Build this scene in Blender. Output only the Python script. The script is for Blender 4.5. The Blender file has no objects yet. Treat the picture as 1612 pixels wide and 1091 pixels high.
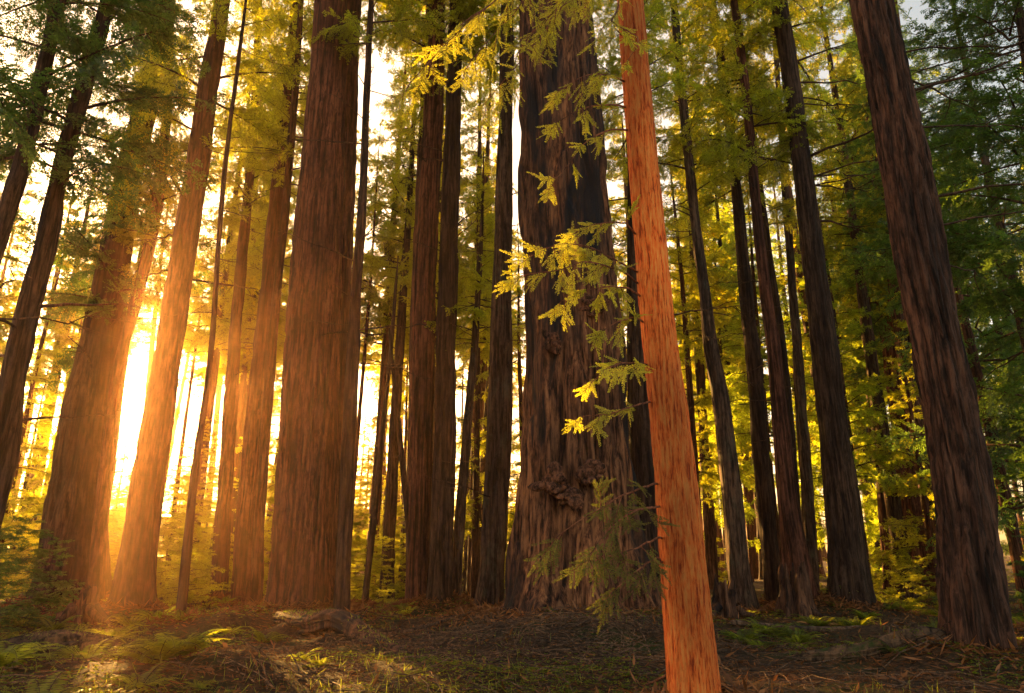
import bpy, math
import numpy as np
from mathutils import Vector, Matrix
R = math.radians
sc = bpy.context.scene
COL = sc.collection

# ------------------------------------------------------------------ camera
F_PX, PX_W, PX_H = 1136.0, 1612.0, 1091.0
PITCH = R(16.4)
CAM_Z = 1.6
cam_d = bpy.data.cameras.new('camera')
cam = bpy.data.objects.new('camera', cam_d)
COL.objects.link(cam)
cam.location = (0, 0, CAM_Z)
cam.rotation_euler = (R(90) + PITCH, 0, 0)
cam_d.sensor_width = 36.0
cam_d.lens = 36.0 * F_PX / PX_W
cam_d.clip_start = 0.05
cam_d.clip_end = 3000
sc.camera = cam

# ------------------------------------------------------------------ light
SUN_EL, SUN_AZ = R(11.0), R(-28.6)          # azimuth measured from +Y towards +X
sun_dir = Vector((math.cos(SUN_EL) * math.sin(SUN_AZ), math.cos(SUN_EL) * math.cos(SUN_AZ), math.sin(SUN_EL)))
sun_d = bpy.data.lights.new('sun', 'SUN')
sun_d.energy = 5.0
sun_d.angle = R(0.6)
sun_d.color = (1.0, 0.53, 0.13)
sun = bpy.data.objects.new('sun', sun_d)
sun.rotation_euler = (-sun_dir).to_track_quat('-Z', 'Y').to_euler()
sun.location = sun_dir * 300
COL.objects.link(sun)

world = bpy.data.worlds.new('World')
sc.world = world
world.use_nodes = True
wn, wl = world.node_tree.nodes, world.node_tree.links
for n in list(wn): wn.remove(n)
sky = wn.new('ShaderNodeTexSky')
sky.sky_type = 'NISHITA'
sky.sun_disc = False
sky.sun_elevation = SUN_EL
sky.sun_rotation = SUN_AZ
sky.altitude = 0
sky.air_density = 1.0
sky.dust_density = 2.0
sky.ozone_density = 1.0
bg = wn.new('ShaderNodeBackground'); bg.inputs['Strength'].default_value = 0.06
tint = wn.new('ShaderNodeMix'); tint.data_type = 'RGBA'; tint.blend_type = 'MULTIPLY'; tint.inputs[0].default_value = 1.0
tint.inputs[7].default_value = (1.12, 0.92, 0.68, 1)
wl.new(sky.outputs['Color'], tint.inputs[6]); wl.new(tint.outputs[2], bg.inputs['Color'])
# the bright aureole of the low sun in moist air
tc = wn.new('ShaderNodeTexCoord')
dot = wn.new('ShaderNodeVectorMath'); dot.operation = 'DOT_PRODUCT'
dot.inputs[1].default_value = sun_dir
wl.new(tc.outputs['Generated'], dot.inputs[0])
def wmath(op, a, b):
    m = wn.new('ShaderNodeMath'); m.operation = op
    for i, v in enumerate((a, b)):
        if isinstance(v, (int, float)): m.inputs[i].default_value = v
        else: wl.new(v, m.inputs[i])
    return m.outputs[0]
d0 = wmath('MAXIMUM', dot.outputs['Value'], 0.0)
wide = wmath('MULTIPLY', wmath('POWER', d0, 5.0), 0.22)
mid = wmath('MULTIPLY', wmath('POWER', d0, 50.0), 0.4)
core = wmath('MULTIPLY', wmath('POWER', d0, 4200.0), 70.0)
glow = wmath('ADD', wmath('ADD', wide, mid), core)
bg2 = wn.new('ShaderNodeBackground'); bg2.inputs['Color'].default_value = (1.0, 0.50, 0.11, 1)
wl.new(glow, bg2.inputs['Strength'])
addw = wn.new('ShaderNodeAddShader')
wl.new(bg.outputs[0], addw.inputs[0]); wl.new(bg2.outputs[0], addw.inputs[1])
wo = wn.new('ShaderNodeOutputWorld')
wl.new(addw.outputs[0], wo.inputs['Surface'])

sc.view_settings.view_transform = 'Standard'
sc.view_settings.look = 'None'
sc.view_settings.exposure = 3.0
sc.view_settings.gamma = 1.0
sc.view_settings.use_curve_mapping = False
sc.render.engine = 'CYCLES'
cy = sc.cycles
cy.max_bounces = 6; cy.diffuse_bounces = 3; cy.glossy_bounces = 2; cy.transmission_bounces = 3
cy.volume_bounces = 0; cy.transparent_max_bounces = 4
cy.use_denoising = True
cy.sample_clamp_indirect = 4.0

# ------------------------------------------------------------------ maths helpers
FWD = np.array([0, math.cos(PITCH), math.sin(PITCH)])
UP = np.array([0, -math.sin(PITCH), math.cos(PITCH)])
CAMP = np.array([0, 0, CAM_Z])
def P(x, y, D):
    """a point of the photograph (1612 x 1091) at D metres to the north of the camera"""
    d = FWD + np.array([1.0, 0, 0]) * (x - PX_W / 2) / F_PX - UP * (y - PX_H / 2) / F_PX
    return CAMP + d * (D / d[1])
def zdepth(p): return float(np.dot(p - CAMP, FWD))
def proj_x(p):
    return PX_W / 2 + F_PX * p[0] / max(zdepth(np.asarray(p, float)), 0.1)
def proj_y(p):
    q = np.asarray(p, float) - CAMP
    return PX_H / 2 - F_PX * float(np.dot(q, UP)) / max(zdepth(np.asarray(p, float)), 0.1)

def _h(ix, iy, iz, seed):
    n = (ix.astype(np.int64) * 374761393 + iy.astype(np.int64) * 668265263 + iz.astype(np.int64) * 2147483647 + seed * 1274126177) & 0xffffffff
    n = ((n ^ (n >> 13)) * 1274126177) & 0xffffffff
    n = n ^ (n >> 16)
    return (n & 0xffff) / 65535.0
def noise(p, seed=0):
    p = np.asarray(p, float)
    i = np.floor(p).astype(np.int64); f = p - i
    u = f * f * (3 - 2 * f)
    x, y, z = i[..., 0], i[..., 1], i[..., 2]
    ux, uy, uz = u[..., 0], u[..., 1], u[..., 2]
    def L(a, b, t): return a + (b - a) * t
    c = [[[_h(x + a, y + b, z + c_, seed) for c_ in (0, 1)] for b in (0, 1)] for a in (0, 1)]
    return L(L(L(c[0][0][0], c[1][0][0], ux), L(c[0][1][0], c[1][1][0], ux), uy),
             L(L(c[0][0][1], c[1][0][1], ux), L(c[0][1][1], c[1][1][1], ux), uy), uz)
def fbm(p, octv=3, seed=0):
    s, a, t = 0, 1.0, 0
    p = np.asarray(p, float)
    for k in range(octv):
        s = s + a * noise(p * 2 ** k, seed + k * 17); t += a; a *= 0.5
    return s / t

MOUNDS = []          # duff heaped round the feet of the trees
def ground(x, y):
    x = np.asarray(x, float); y = np.asarray(y, float)
    z0 = np.zeros_like(x)
    g = 0.5 * (fbm(np.stack([x * 0.11, y * 0.11, z0], -1), 3, 5) - 0.5)
    g = g + 0.22 * (fbm(np.stack([x * 0.9, y * 0.9, z0], -1), 3, 9) - 0.5)
    g = g + 0.38 * np.exp(-(((x - 1.2) / 2.2) ** 2 + ((y - 13.6) / 1.6) ** 2))       # litter heap before the giant
    g = g + 0.25 * np.exp(-(((x + 5.5) / 2.8) ** 2 + ((y - 9.5) / 2.5) ** 2))
    far = np.clip((y - 45) / 80, 0, 1)
    g = g + far * far * 2.0
    for (mx, my, mr, mh) in ((-4.6, 16.4, 0.5, 0.26), (-3.3, 14.4, 0.55, 0.25), (-2.4, 12.6, 0.45, 0.18), (-1.0, 10.2, 0.7, 0.14), (4.6, 15.6, 0.6, 0.2), (6.3, 13.2, 0.5, 0.16), (7.4, 15.4, 0.6, 0.2), (-3.4, 9.3, 0.6, 0.2), (-6.3, 17.2, 0.6, 0.25), (-2.2, 18.6, 0.7, 0.2)):
        g = g + mh * np.exp(-((x - mx) ** 2 + (y - my) ** 2) / (mr * mr))
    for (mx, my, mr) in MOUNDS:
        dd = np.sqrt((x - mx) ** 2 + (y - my) ** 2)
        g = g + (0.16 + 0.12 * mr) * np.exp(-(np.maximum(dd - mr, 0) / (0.5 + 0.35 * mr)) ** 2)
    return g
def gz(x, y): return float(ground(np.array([x]), np.array([y]))[0])

# ------------------------------------------------------------------ materials
def nodes_of(name):
    m = bpy.data.materials.new(name); m.use_nodes = True
    nt = m.node_tree
    for n in list(nt.nodes): nt.nodes.remove(n)
    out = nt.nodes.new('ShaderNodeOutputMaterial')
    return m, nt.nodes, nt.links, out
def ramp(N, L, src, stops):
    r = N.new('ShaderNodeValToRGB')
    el = r.color_ramp.elements
    while len(el) < len(stops): el.new(0.5)
    for e, (p, c) in zip(el, stops):
        e.position = p; e.color = (*c, 1) if len(c) == 3 else c
    L.new(src, r.inputs[0]); return r.outputs[0]
def tex(N, L, kind, scale, coord, detail=4, rough=0.6, **kw):
    mp = N.new('ShaderNodeMapping'); mp.inputs['Scale'].default_value = scale
    L.new(coord, mp.inputs['Vector'])
    t = N.new(kind)
    L.new(mp.outputs[0], t.inputs['Vector'])
    if kind == 'ShaderNodeTexNoise':
        t.inputs['Scale'].default_value = 1.0; t.inputs['Detail'].default_value = detail; t.inputs['Roughness'].default_value = rough
        t.inputs['Distortion'].default_value = kw.get('dist', 0.0)
        return t.outputs['Fac']
    t.inputs['Scale'].default_value = 1.0
    return t.outputs['Distance'] if kind == 'ShaderNodeTexVoronoi' else t.outputs[0]
def mixc(N, L, fac, a, b, mode='MIX'):
    m = N.new('ShaderNodeMix'); m.data_type = 'RGBA'; m.blend_type = mode
    if isinstance(fac, float): m.inputs[0].default_value = fac
    else: L.new(fac, m.inputs[0])
    for i, v in ((6, a), (7, b)):
        if isinstance(v, tuple): m.inputs[i].default_value = (*v, 1)
        else: L.new(v, m.inputs[i])
    return m.outputs[2]

def bark(name, dark, mid_, light, fib=9.0, stretch=0.09, bump=0.03, char=0.0, moss=0.0, rough=0.9, plates=0.75, lichen=0.0):
    m, N, L, out = nodes_of(name)
    co0 = N.new('ShaderNodeTexCoord').outputs['Object']
    oi = N.new('ShaderNodeObjectInfo')
    ad = N.new('ShaderNodeVectorMath'); ad.operation = 'MULTIPLY_ADD'
    L.new(oi.outputs['Random'], ad.inputs[0]); ad.inputs[1].default_value = (37.0, 53.0, 71.0); L.new(co0, ad.inputs[2])
    co = ad.outputs[0]
    a = tex(N, L, 'ShaderNodeTexNoise', (fib, fib, fib * stretch), co, 6, 0.62, dist=0.3)
    b = tex(N, L, 'ShaderNodeTexNoise', (fib * 4, fib * 4, fib * stretch * 3), co, 4, 0.7)
    mm = N.new('ShaderNodeMath'); mm.operation = 'MULTIPLY_ADD'
    L.new(b, mm.inputs[0]); mm.inputs[1].default_value = 0.45
    L.new(a, mm.inputs[2])
    c = ramp(N, L, mm.outputs[0], [(0.58, dark), (0.68, mid_), (0.84, light)])
    big = tex(N, L, 'ShaderNodeTexNoise', (1.3, 1.3, 0.35), co, 3, 0.5)
    tone = ramp(N, L, big, [(0.32, (0.45, 0.43, 0.45)), (0.68, (1.35, 1.15, 1.0))])
    c = mixc(N, L, 1.0, c, tone, 'MULTIPLY')
    fl = tex(N, L, 'ShaderNodeTexNoise', (fib * 0.8, fib * 0.8, fib * 0.35), co, 5, 0.7)       # broken plates
    fr = ramp(N, L, fl, [(0.36, (0.35, 0.33, 0.33)), (0.5, (1.0, 1.0, 1.0)), (0.72, (1.25, 1.2, 1.15))])
    c = mixc(N, L, plates, c, fr, 'MULTIPLY')
    if lichen:
        li = tex(N, L, 'ShaderNodeTexNoise', (2.2, 2.2, 1.1), co, 6, 0.7)
        lm = ramp(N, L, li, [(0.54, (0, 0, 0)), (0.66, (lichen, lichen, lichen))])
        c = mixc(N, L, lm, c, (0.11, 0.115, 0.075))
    if char:
        ch = tex(N, L, 'ShaderNodeTexNoise', (0.9, 0.9, 0.12), co, 5, 0.6, dist=0.6)
        cm = ramp(N, L, ch, [(0.5 - char * 0.1, (0, 0, 0)), (0.62 - char * 0.1, (1, 1, 1))])
        c = mixc(N, L, cm, c, (0.014, 0.013, 0.016))
    if moss:
        mo = tex(N, L, 'ShaderNodeTexNoise', (3, 3, 2), co, 5, 0.65)
        cm = ramp(N, L, mo, [(0.62 - moss * 0.2, (0, 0, 0)), (0.72 - moss * 0.2, (1, 1, 1))])
        c = mixc(N, L, cm, c, (0.035, 0.05, 0.010))
    bp = N.new('ShaderNodeBump'); bp.inputs['Strength'].default_value = 1.0; bp.inputs['Distance'].default_value = bump
    L.new(mm.outputs[0], bp.inputs['Height'])
    s = N.new('ShaderNodeBsdfPrincipled')
    s.inputs['Roughness'].default_value = rough
    s.inputs['Specular IOR Level'].default_value = 0.25
    L.new(c, s.inputs['Base Color']); L.new(bp.outputs[0], s.inputs['Normal'])
    L.new(s.outputs[0], out.inputs['Surface'])
    return m

def leaf(name, refl, trans, amount=0.55, spread=0.5, gloss=0.06):
    """a leaf lets light through; colour varies from leaf to leaf (attribute var) and from tree to tree"""
    m, N, L, out = nodes_of(name)
    at = N.new('ShaderNodeAttribute'); at.attribute_name = 'var'
    oi = N.new('ShaderNodeObjectInfo')
    mm = N.new('ShaderNodeMath'); mm.operation = 'MULTIPLY_ADD'
    L.new(oi.outputs['Random'], mm.inputs[0]); mm.inputs[1].default_value = 0.4
    m2 = N.new('ShaderNodeMath'); m2.operation = 'MULTIPLY'; m2.inputs[1].default_value = 0.6
    L.new(at.outputs['Fac'], m2.inputs[0]); L.new(m2.outputs[0], mm.inputs[2])
    k0, k1 = 1 - spread, 1 + spread
    def shade(c, warm):
        lo = tuple(max(0, v * k0) for v in c)
        hi = (c[0] * k1 * warm, c[1] * k1, c[2] * k1 * 0.7)
        return ramp(N, L, mm.outputs[0], [(0.05, lo), (0.95, hi)])
    df = N.new('ShaderNodeBsdfDiffuse'); L.new(shade(refl, 1.15), df.inputs['Color'])
    tr = N.new('ShaderNodeBsdfTranslucent'); L.new(shade(trans, 1.05), tr.inputs['Color'])
    ms = N.new('ShaderNodeMixShader'); ms.inputs[0].default_value = amount
    L.new(df.outputs[0], ms.inputs[1]); L.new(tr.outputs[0], ms.inputs[2])
    gl = N.new('ShaderNodeBsdfGlossy'); gl.inputs['Roughness'].default_value = 0.45
    gl.inputs['Color'].default_value = (0.5, 0.5, 0.5, 1)
    m3 = N.new('ShaderNodeMixShader'); m3.inputs[0].default_value = gloss
    L.new(ms.outputs[0], m3.inputs[1]); L.new(gl.outputs[0], m3.inputs[2])
    L.new(m3.outputs[0], out.inputs['Surface'])
    return m

M = {}
M['bark_brown'] = bark('bark_brown', (0.007, 0.004, 0.003), (0.046, 0.020, 0.013), (0.155, 0.070, 0.045), fib=12, stretch=0.06, bump=0.04)
M['bark_red'] = bark('bark_red', (0.010, 0.004, 0.003), (0.066, 0.023, 0.014), (0.20, 0.080, 0.050), fib=12, stretch=0.045, bump=0.04)
M['bark_grey'] = bark('bark_grey', (0.007, 0.005, 0.004), (0.045, 0.026, 0.019), (0.14, 0.088, 0.062), fib=13, stretch=0.07, bump=0.035, lichen=0.35)
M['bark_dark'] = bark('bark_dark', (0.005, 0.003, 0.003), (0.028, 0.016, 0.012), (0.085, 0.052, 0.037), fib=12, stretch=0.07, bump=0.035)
M['bark_dusky'] = bark('bark_dusky', (0.007, 0.004, 0.003), (0.046, 0.022, 0.015), (0.15, 0.072, 0.046), fib=10, stretch=0.08, bump=0.05)
M['bark_giant'] = bark('bark_giant', (0.010, 0.005, 0.004), (0.12, 0.048, 0.025), (0.36, 0.165, 0.08), fib=9, stretch=0.1, bump=0.06, char=0.1)
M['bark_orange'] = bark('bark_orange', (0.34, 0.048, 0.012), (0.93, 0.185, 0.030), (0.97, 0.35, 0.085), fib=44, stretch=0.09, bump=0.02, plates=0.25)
M['burl'] = bark('burl', (0.012, 0.006, 0.005), (0.085, 0.036, 0.022), (0.26, 0.115, 0.065), fib=10, stretch=0.5, bump=0.05)
M['deadwood'] = bark('deadwood', (0.03, 0.018, 0.012), (0.10, 0.06, 0.04), (0.22, 0.14, 0.09), fib=14, stretch=0.2, bump=0.01)
M['mossy'] = bark('mossy', (0.02, 0.014, 0.010), (0.07, 0.045, 0.028), (0.16, 0.10, 0.06), fib=8, stretch=0.3, bump=0.04, moss=0.25)
M['stump'] = bark('stump', (0.012, 0.007, 0.006), (0.07, 0.035, 0.024), (0.2, 0.10, 0.06), fib=8, stretch=0.12, bump=0.04, char=0.3)
M['twig'] = bark('twig', (0.02, 0.012, 0.01), (0.06, 0.035, 0.022), (0.12, 0.07, 0.045), fib=20, bump=0.004)
M['twig_red'] = bark('twig_red', (0.08, 0.03, 0.02), (0.2, 0.07, 0.035), (0.3, 0.13, 0.07), fib=20, bump=0.004)
M['leaf_mid'] = leaf('leaf_mid', (0.05, 0.10, 0.016), (0.72, 0.74, 0.04), amount=0.6)
M['leaf_far'] = leaf('leaf_far', (0.055, 0.10, 0.016), (0.80, 0.76, 0.04), amount=0.65)
M['leaf_green_mid'] = leaf('leaf_green_mid', (0.05, 0.12, 0.018), (0.62, 0.76, 0.05), amount=0.6)
M['leaf_green_far'] = leaf('leaf_green_far', (0.055, 0.12, 0.02), (0.66, 0.78, 0.05), amount=0.6)
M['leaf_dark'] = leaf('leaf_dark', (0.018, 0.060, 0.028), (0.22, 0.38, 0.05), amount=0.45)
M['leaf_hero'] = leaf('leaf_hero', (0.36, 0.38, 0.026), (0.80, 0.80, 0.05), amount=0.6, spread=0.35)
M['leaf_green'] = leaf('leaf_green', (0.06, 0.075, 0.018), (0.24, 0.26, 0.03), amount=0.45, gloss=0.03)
M['fern'] = leaf('fern', (0.07, 0.11, 0.018), (0.5, 0.56, 0.04), amount=0.5)
M['cover'] = leaf('cover', (0.06, 0.09, 0.012), (0.4, 0.46, 0.03), amount=0.45)
M['litter'] = leaf('litter', (0.20, 0.085, 0.04), (0.12, 0.06, 0.02), amount=0.15, spread=0.7, gloss=0.03)

def ground_mat():
    m, N, L, out = nodes_of('forest_floor')
    co = N.new('ShaderNodeTexCoord').outputs['Object']
    a = tex(N, L, 'ShaderNodeTexNoise', (0.45, 0.45, 0.45), co, 6, 0.6)
    b = tex(N, L, 'ShaderNodeTexNoise', (9, 9, 9), co, 8, 0.75)
    c = ramp(N, L, b, [(0.3, (0.018, 0.011, 0.007)), (0.5, (0.06, 0.035, 0.02)), (0.72, (0.15, 0.085, 0.045))])
    g = ramp(N, L, b, [(0.3, (0.015, 0.02, 0.005)), (0.55, (0.045, 0.06, 0.013)), (0.75, (0.10, 0.115, 0.03))])
    f = ramp(N, L, a, [(0.52, (0, 0, 0)), (0.66, (1, 1, 1))])
    c = mixc(N, L, f, c, g)
    bp = N.new('ShaderNodeBump'); bp.inputs['Distance'].default_value = 0.06
    L.new(b, bp.inputs['Height'])
    s = N.new('ShaderNodeBsdfPrincipled'); s.inputs['Roughness'].default_value = 0.95
    s.inputs['Specular IOR Level'].default_value = 0.15
    L.new(c, s.inputs['Base Color']); L.new(bp.outputs[0], s.inputs['Normal'])
    L.new(s.outputs[0], out.inputs['Surface'])
    return m
M['ground'] = ground_mat()

# ------------------------------------------------------------------ mesh helpers
def np_mesh(name, V, Q, mats, midx=None, smooth=False, var=None):
    V = np.ascontiguousarray(V, dtype=np.float32).reshape(-1, 3)
    Q = np.ascontiguousarray(Q, dtype=np.int32).reshape(-1, 4)
    me = bpy.data.meshes.new(name)
    me.vertices.add(len(V)); me.vertices.foreach_set('co', V.ravel())
    me.loops.add(len(Q) * 4); me.loops.foreach_set('vertex_index', Q.ravel())
    me.polygons.add(len(Q))
    me.polygons.foreach_set('loop_start', np.arange(0, len(Q) * 4, 4, dtype=np.int32))
    try: me.polygons.foreach_set('loop_total', np.full(len(Q), 4, dtype=np.int32))
    except Exception: pass
    if midx is not None: me.polygons.foreach_set('material_index', np.asarray(midx, dtype=np.int32))
    me.polygons.foreach_set('use_smooth', np.full(len(Q), smooth, dtype=bool))
    for m in mats: me.materials.append(m)
    if var is not None:
        a = me.attributes.new('var', 'FLOAT', 'POINT')
        a.data.foreach_set('value', np.ascontiguousarray(var, dtype=np.float32))
    me.update(calc_edges=True)
    return me
def link(name, me, parent=None, loc=None):
    o = bpy.data.objects.new(name, me); COL.objects.link(o)
    if parent is not None: o.parent = parent
    if loc is not None: o.location = loc
    return o
def empty(name, loc, rz=0.0):
    o = bpy.data.objects.new(name, None); COL.objects.link(o)
    o.location = loc; o.rotation_euler = (0, 0, rz); o.empty_display_size = 0.3
    return o
def tag(o, label=None, cat=None, group=None, kind=None):
    if label: o['label'] = label
    if cat: o['category'] = cat
    if group: o['group'] = group
    if kind: o['kind'] = kind
    return o

class Geo:
    """collects quads; leaves go to material slot 0, wood to slot 1"""
    def __init__(s): s.V, s.Q, s.M, s.A, s.n = [], [], [], [], 0
    def add(s, V, Q, mi, var=0.5):
        V = np.asarray(V, float).reshape(-1, 3)
        s.V.append(V); s.Q.append(np.asarray(Q).reshape(-1, 4) + s.n)
        s.M.append(np.full(len(s.Q[-1]), mi)); 
        s.A.append(np.broadcast_to(np.asarray(var, float), (len(V),)).copy() if np.ndim(var) == 0 else np.asarray(var, float))
        s.n += len(V)
    def kites(s, base, d, side, ln, wd, rng, lift=0.0, var=None):
        """pointed leaf faces"""
        n = len(base)
        if n == 0: return
        ln = np.broadcast_to(ln, (n,))[:, None]; wd = np.broadcast_to(wd, (n,))[:, None]
        nr = np.cross(d, side)
        m1 = base + d * ln * 0.45
        V = np.stack([base, m1 + side * wd * 0.5, base + d * ln, m1 - side * wd * 0.5 + nr * wd * 0.12], 1)
        v = rng.random(n) if var is None else var
        s.add(V.reshape(-1, 3), np.arange(4 * n).reshape(-1, 4), 0, np.repeat(v, 4))
    def tube(s, pts, rad, k=5, mi=1):
        pts = np.asarray(pts, float); rad = np.asarray(rad, float)
        n = len(pts)
        T = np.gradient(pts, axis=0); T /= np.linalg.norm(T, axis=1)[:, None] + 1e-9
        ref = np.array([0, 0, 1.0]) if abs(T[0, 2]) < 0.9 else np.array([1.0, 0, 0])
        A = np.cross(T, ref); A /= np.linalg.norm(A, axis=1)[:, None] + 1e-9
        B = np.cross(T, A)
        th = np.arange(k) * 2 * math.pi / k
        V = pts[:, None] + rad[:, None, None] * (np.cos(th)[None, :, None] * A[:, None] + np.sin(th)[None, :, None] * B[:, None])
        i = np.arange(n - 1)[:, None] * k; j = np.arange(k)[None]; j2 = (j + 1) % k
        Q = np.stack([i + j, i + j2, i + k + j2, i + k + j], -1).reshape(-1, 4)
        s.add(V.reshape(-1, 3), Q, mi)
    def xform(s, A, b):
        s.V = [v @ A.T + b for v in s.V]
    def merge(s, o, A=None, b=None):
        V = np.concatenate(o.V)
        if A is not None: V = V @ A.T + b
        s.V.append(V); s.Q.append(np.concatenate(o.Q) + s.n); s.M.append(np.concatenate(o.M)); s.A.append(np.concatenate(o.A)); s.n += len(V)
    def mesh(s, name, mats, smooth=False):
        return np_mesh(name, np.concatenate(s.V), np.concatenate(s.Q), mats, np.concatenate(s.M), smooth, np.concatenate(s.A))

def unit(v): return v / (np.linalg.norm(v, axis=-1, keepdims=True) + 1e-9)
def rot_in_plane(d, nrm, ang):
    s = np.cross(nrm, d)
    a = np.asarray(ang)[..., None]
    return d * np.cos(a) + s * np.sin(a)

def rows_of_needles(G, p0, d, ln, nrm, step, kl, kw, rng, spread=0.9, taper=0.6, v=None):
    """needles in two rows along each twiglet (p0, d, ln are arrays)"""
    cnt = np.maximum((ln / step).astype(int), 2)
    idx = np.repeat(np.arange(len(ln)), cnt)
    tt = (np.arange(cnt.sum()) - np.repeat(np.cumsum(cnt) - cnt, cnt) + 0.5) / np.repeat(cnt, cnt)
    for sg in (1, -1):
        t = np.clip(tt + rng.normal(0, 0.03, len(tt)), 0, 1)
        b = p0[idx] + d[idx] * (t * ln[idx])[:, None]
        nn = unit(nrm[idx] + rng.normal(0, 0.28, (len(idx), 3)))
        dd = unit(rot_in_plane(d[idx], nn, sg * (spread + rng.normal(0, 0.15, len(idx)))))
        side = unit(np.cross(nn, dd))
        k = kl * (1 - taper * t ** 2) * rng.uniform(0.75, 1.2, len(idx))
        vv = None if v is None else np.clip(v[idx] + rng.normal(0, 0.12, len(idx)), 0, 1)
        G.kites(b, dd, side, k, kw, rng, var=vv)

def branch(rng, L, step, kl, kw, side=0.34, droop=0.10, nside=16, sub=True, rise=0.1, wood=0.012):
    """one limb along +X with flat drooping sprays"""
    G = Geo()
    s = np.linspace(0, 1, 9)
    bend = rng.normal(0, 0.05) * L
    def axis(q): return np.stack([q * L, bend * np.sin(q * 2.6) , (rise * q - droop * q * q * 2.2) * L], -1)
    G.tube(axis(s), wood * L * (1.05 - s) * 0.9 + 0.003, 4)
    q = np.sort(rng.uniform(0.16, 1.0, nside * 2))
    sg = np.where(np.arange(len(q)) % 2 == 0, 1, -1)
    p0 = axis(q); tan = unit(axis(q + 0.02) - axis(q))
    nrm = unit(np.array([0, 0, 1.0]) + rng.normal(0, 0.45, (len(q), 3)))
    d = unit(rot_in_plane(tan, nrm, sg * rng.uniform(0.7, 1.15, len(q))))
    d[:, 2] -= rng.uniform(0.05, 0.45, len(q)); d = unit(d)
    ln = side * L * (1.05 - q) ** 0.7 * rng.uniform(0.5, 1.15, len(q)) * np.clip(q * 3.5, 0.3, 1) + 0.12
    rows_of_needles(G, p0, d, ln, nrm, step, kl, kw, rng)
    # twig wood as slim faces
    sd = unit(np.cross(nrm, d))
    V = np.stack([p0 - sd * 0.006, p0 + sd * 0.006, p0 + d * ln[:, None] * 0.9 + sd * 0.002, p0 + d * ln[:, None] * 0.9 - sd * 0.002], 1)
    G.add(V, np.arange(4 * len(q)).reshape(-1, 4), 1)
    if sub:
        cnt = np.maximum((ln / 0.16).astype(int), 1)
        idx = np.repeat(np.arange(len(q)), cnt)
        t = rng.uniform(0.12, 0.95, len(idx))
        pp = p0[idx] + d[idx] * (t * ln[idx])[:, None]
        s2 = rng.choice([-1, 1], len(idx))
        n2 = unit(nrm[idx] + rng.normal(0, 0.2, (len(idx), 3)))
        d2 = unit(rot_in_plane(d[idx], n2, s2 * rng.uniform(0.5, 1.0, len(idx)))); d2[:, 2] -= rng.uniform(0, 0.3, len(idx)); d2 = unit(d2)
        l2 = np.minimum(ln[idx] * 0.55 * (1.1 - t), 0.42) * rng.uniform(0.6, 1.2, len(idx)) + 0.05
        rows_of_needles(G, pp, d2, l2, n2, step, kl * 0.9, kw, rng)
    return G

def rotz(a):
    c, s = math.cos(a), math.sin(a); return np.array([[c, -s, 0], [s, c, 0], [0, 0, 1.0]])
def roty(a):
    c, s = math.cos(a), math.sin(a); return np.array([[c, 0, s], [0, 1, 0], [-s, 0, c]])
def rotx(a):
    c, s = math.cos(a), math.sin(a); return np.array([[1, 0, 0], [0, c, -s], [0, s, c]])

def crown_mesh(name, seed, H, nb, r_low, r_high, bank, mats, clump=0.25):
    """a crown: limbs all round the stem with gaps between tiers"""
    rng = np.random.default_rng(seed)
    G = Geo()
    zs = np.sort(rng.uniform(0, 1, nb))
    a = 0.0
    gap = rng.uniform(0, 1, (8,))
    for i, z in enumerate(zs):
        a += 2.4 + rng.normal(0, 0.5)
        Lr = (r_low + (r_high - r_low) * z ** 0.9) * rng.uniform(0.55, 1.15)
        if rng.random() < clump: continue
        base = bank[rng.integers(len(bank))]
        k = Lr / base[1]
        A = rotz(a) @ roty(rng.uniform(-0.28, 0.22) - 0.3 * z) @ rotx(rng.normal(0, 0.4)) * k
        G.merge(base[0], A, np.array([0.0, 0.0, z * H]))
    # leader
    tip = bank[0][0]
    return G.mesh(name, mats)

rng0 = np.random.default_rng(7)
bank_mid = [(branch(rng0, 3.0, 0.052, 0.105, 0.037, nside=21, droop=rng0.uniform(0.04, 0.14), rise=rng0.uniform(0, 0.14)), 3.0) for _ in range(7)]
bank_far = [(branch(rng0, 3.6, 0.115, 0.21, 0.085, nside=19, droop=rng0.uniform(0.04, 0.14), rise=rng0.uniform(0, 0.14)), 3.6) for _ in range(6)]
bank_low = [(branch(rng0, 1.8, 0.04, 0.085, 0.034, nside=14, droop=rng0.uniform(0.06, 0.18), rise=0.1), 1.8) for _ in range(5)]
print('KITES', [len(b[0][0].Q) and sum(len(q) for q in b[0][0].Q) for b in (bank_mid, bank_far, bank_low)])
CR = {'mid': [], 'far': [], 'low': []}
for k in range(4): CR['mid'].append(crown_mesh('crown_mid', 20 + k, 16.0, 105, 3.5, 1.2, bank_mid, [M['leaf_mid'], M['twig']]))
for k in range(4): CR['far'].append(crown_mesh('crown_far', 40 + k, 26.0, 150, 4.4, 0.9, bank_far, [M['leaf_far'], M['twig']]))
for k in range(3): CR['low'].append(crown_mesh('crown_low', 60 + k, 5.0, 60, 1.9, 0.5, bank_low, [M['leaf_mid'], M['twig']], clump=0.15))
for a_, b_, m_ in (('mid', 'green', 'leaf_green_mid'), ('far', 'green_far', 'leaf_green_far')):
    CR[b_] = []
    for m0 in CR[a_]:
        m1 = m0.copy(); m1.materials[0] = M[m_]; CR[b_].append(m1)
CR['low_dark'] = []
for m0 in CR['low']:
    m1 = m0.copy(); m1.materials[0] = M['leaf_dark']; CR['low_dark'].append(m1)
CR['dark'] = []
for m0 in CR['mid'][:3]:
    m1 = m0.copy(); m1.materials[0] = M['leaf_dark']; CR['dark'].append(m1)

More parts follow.
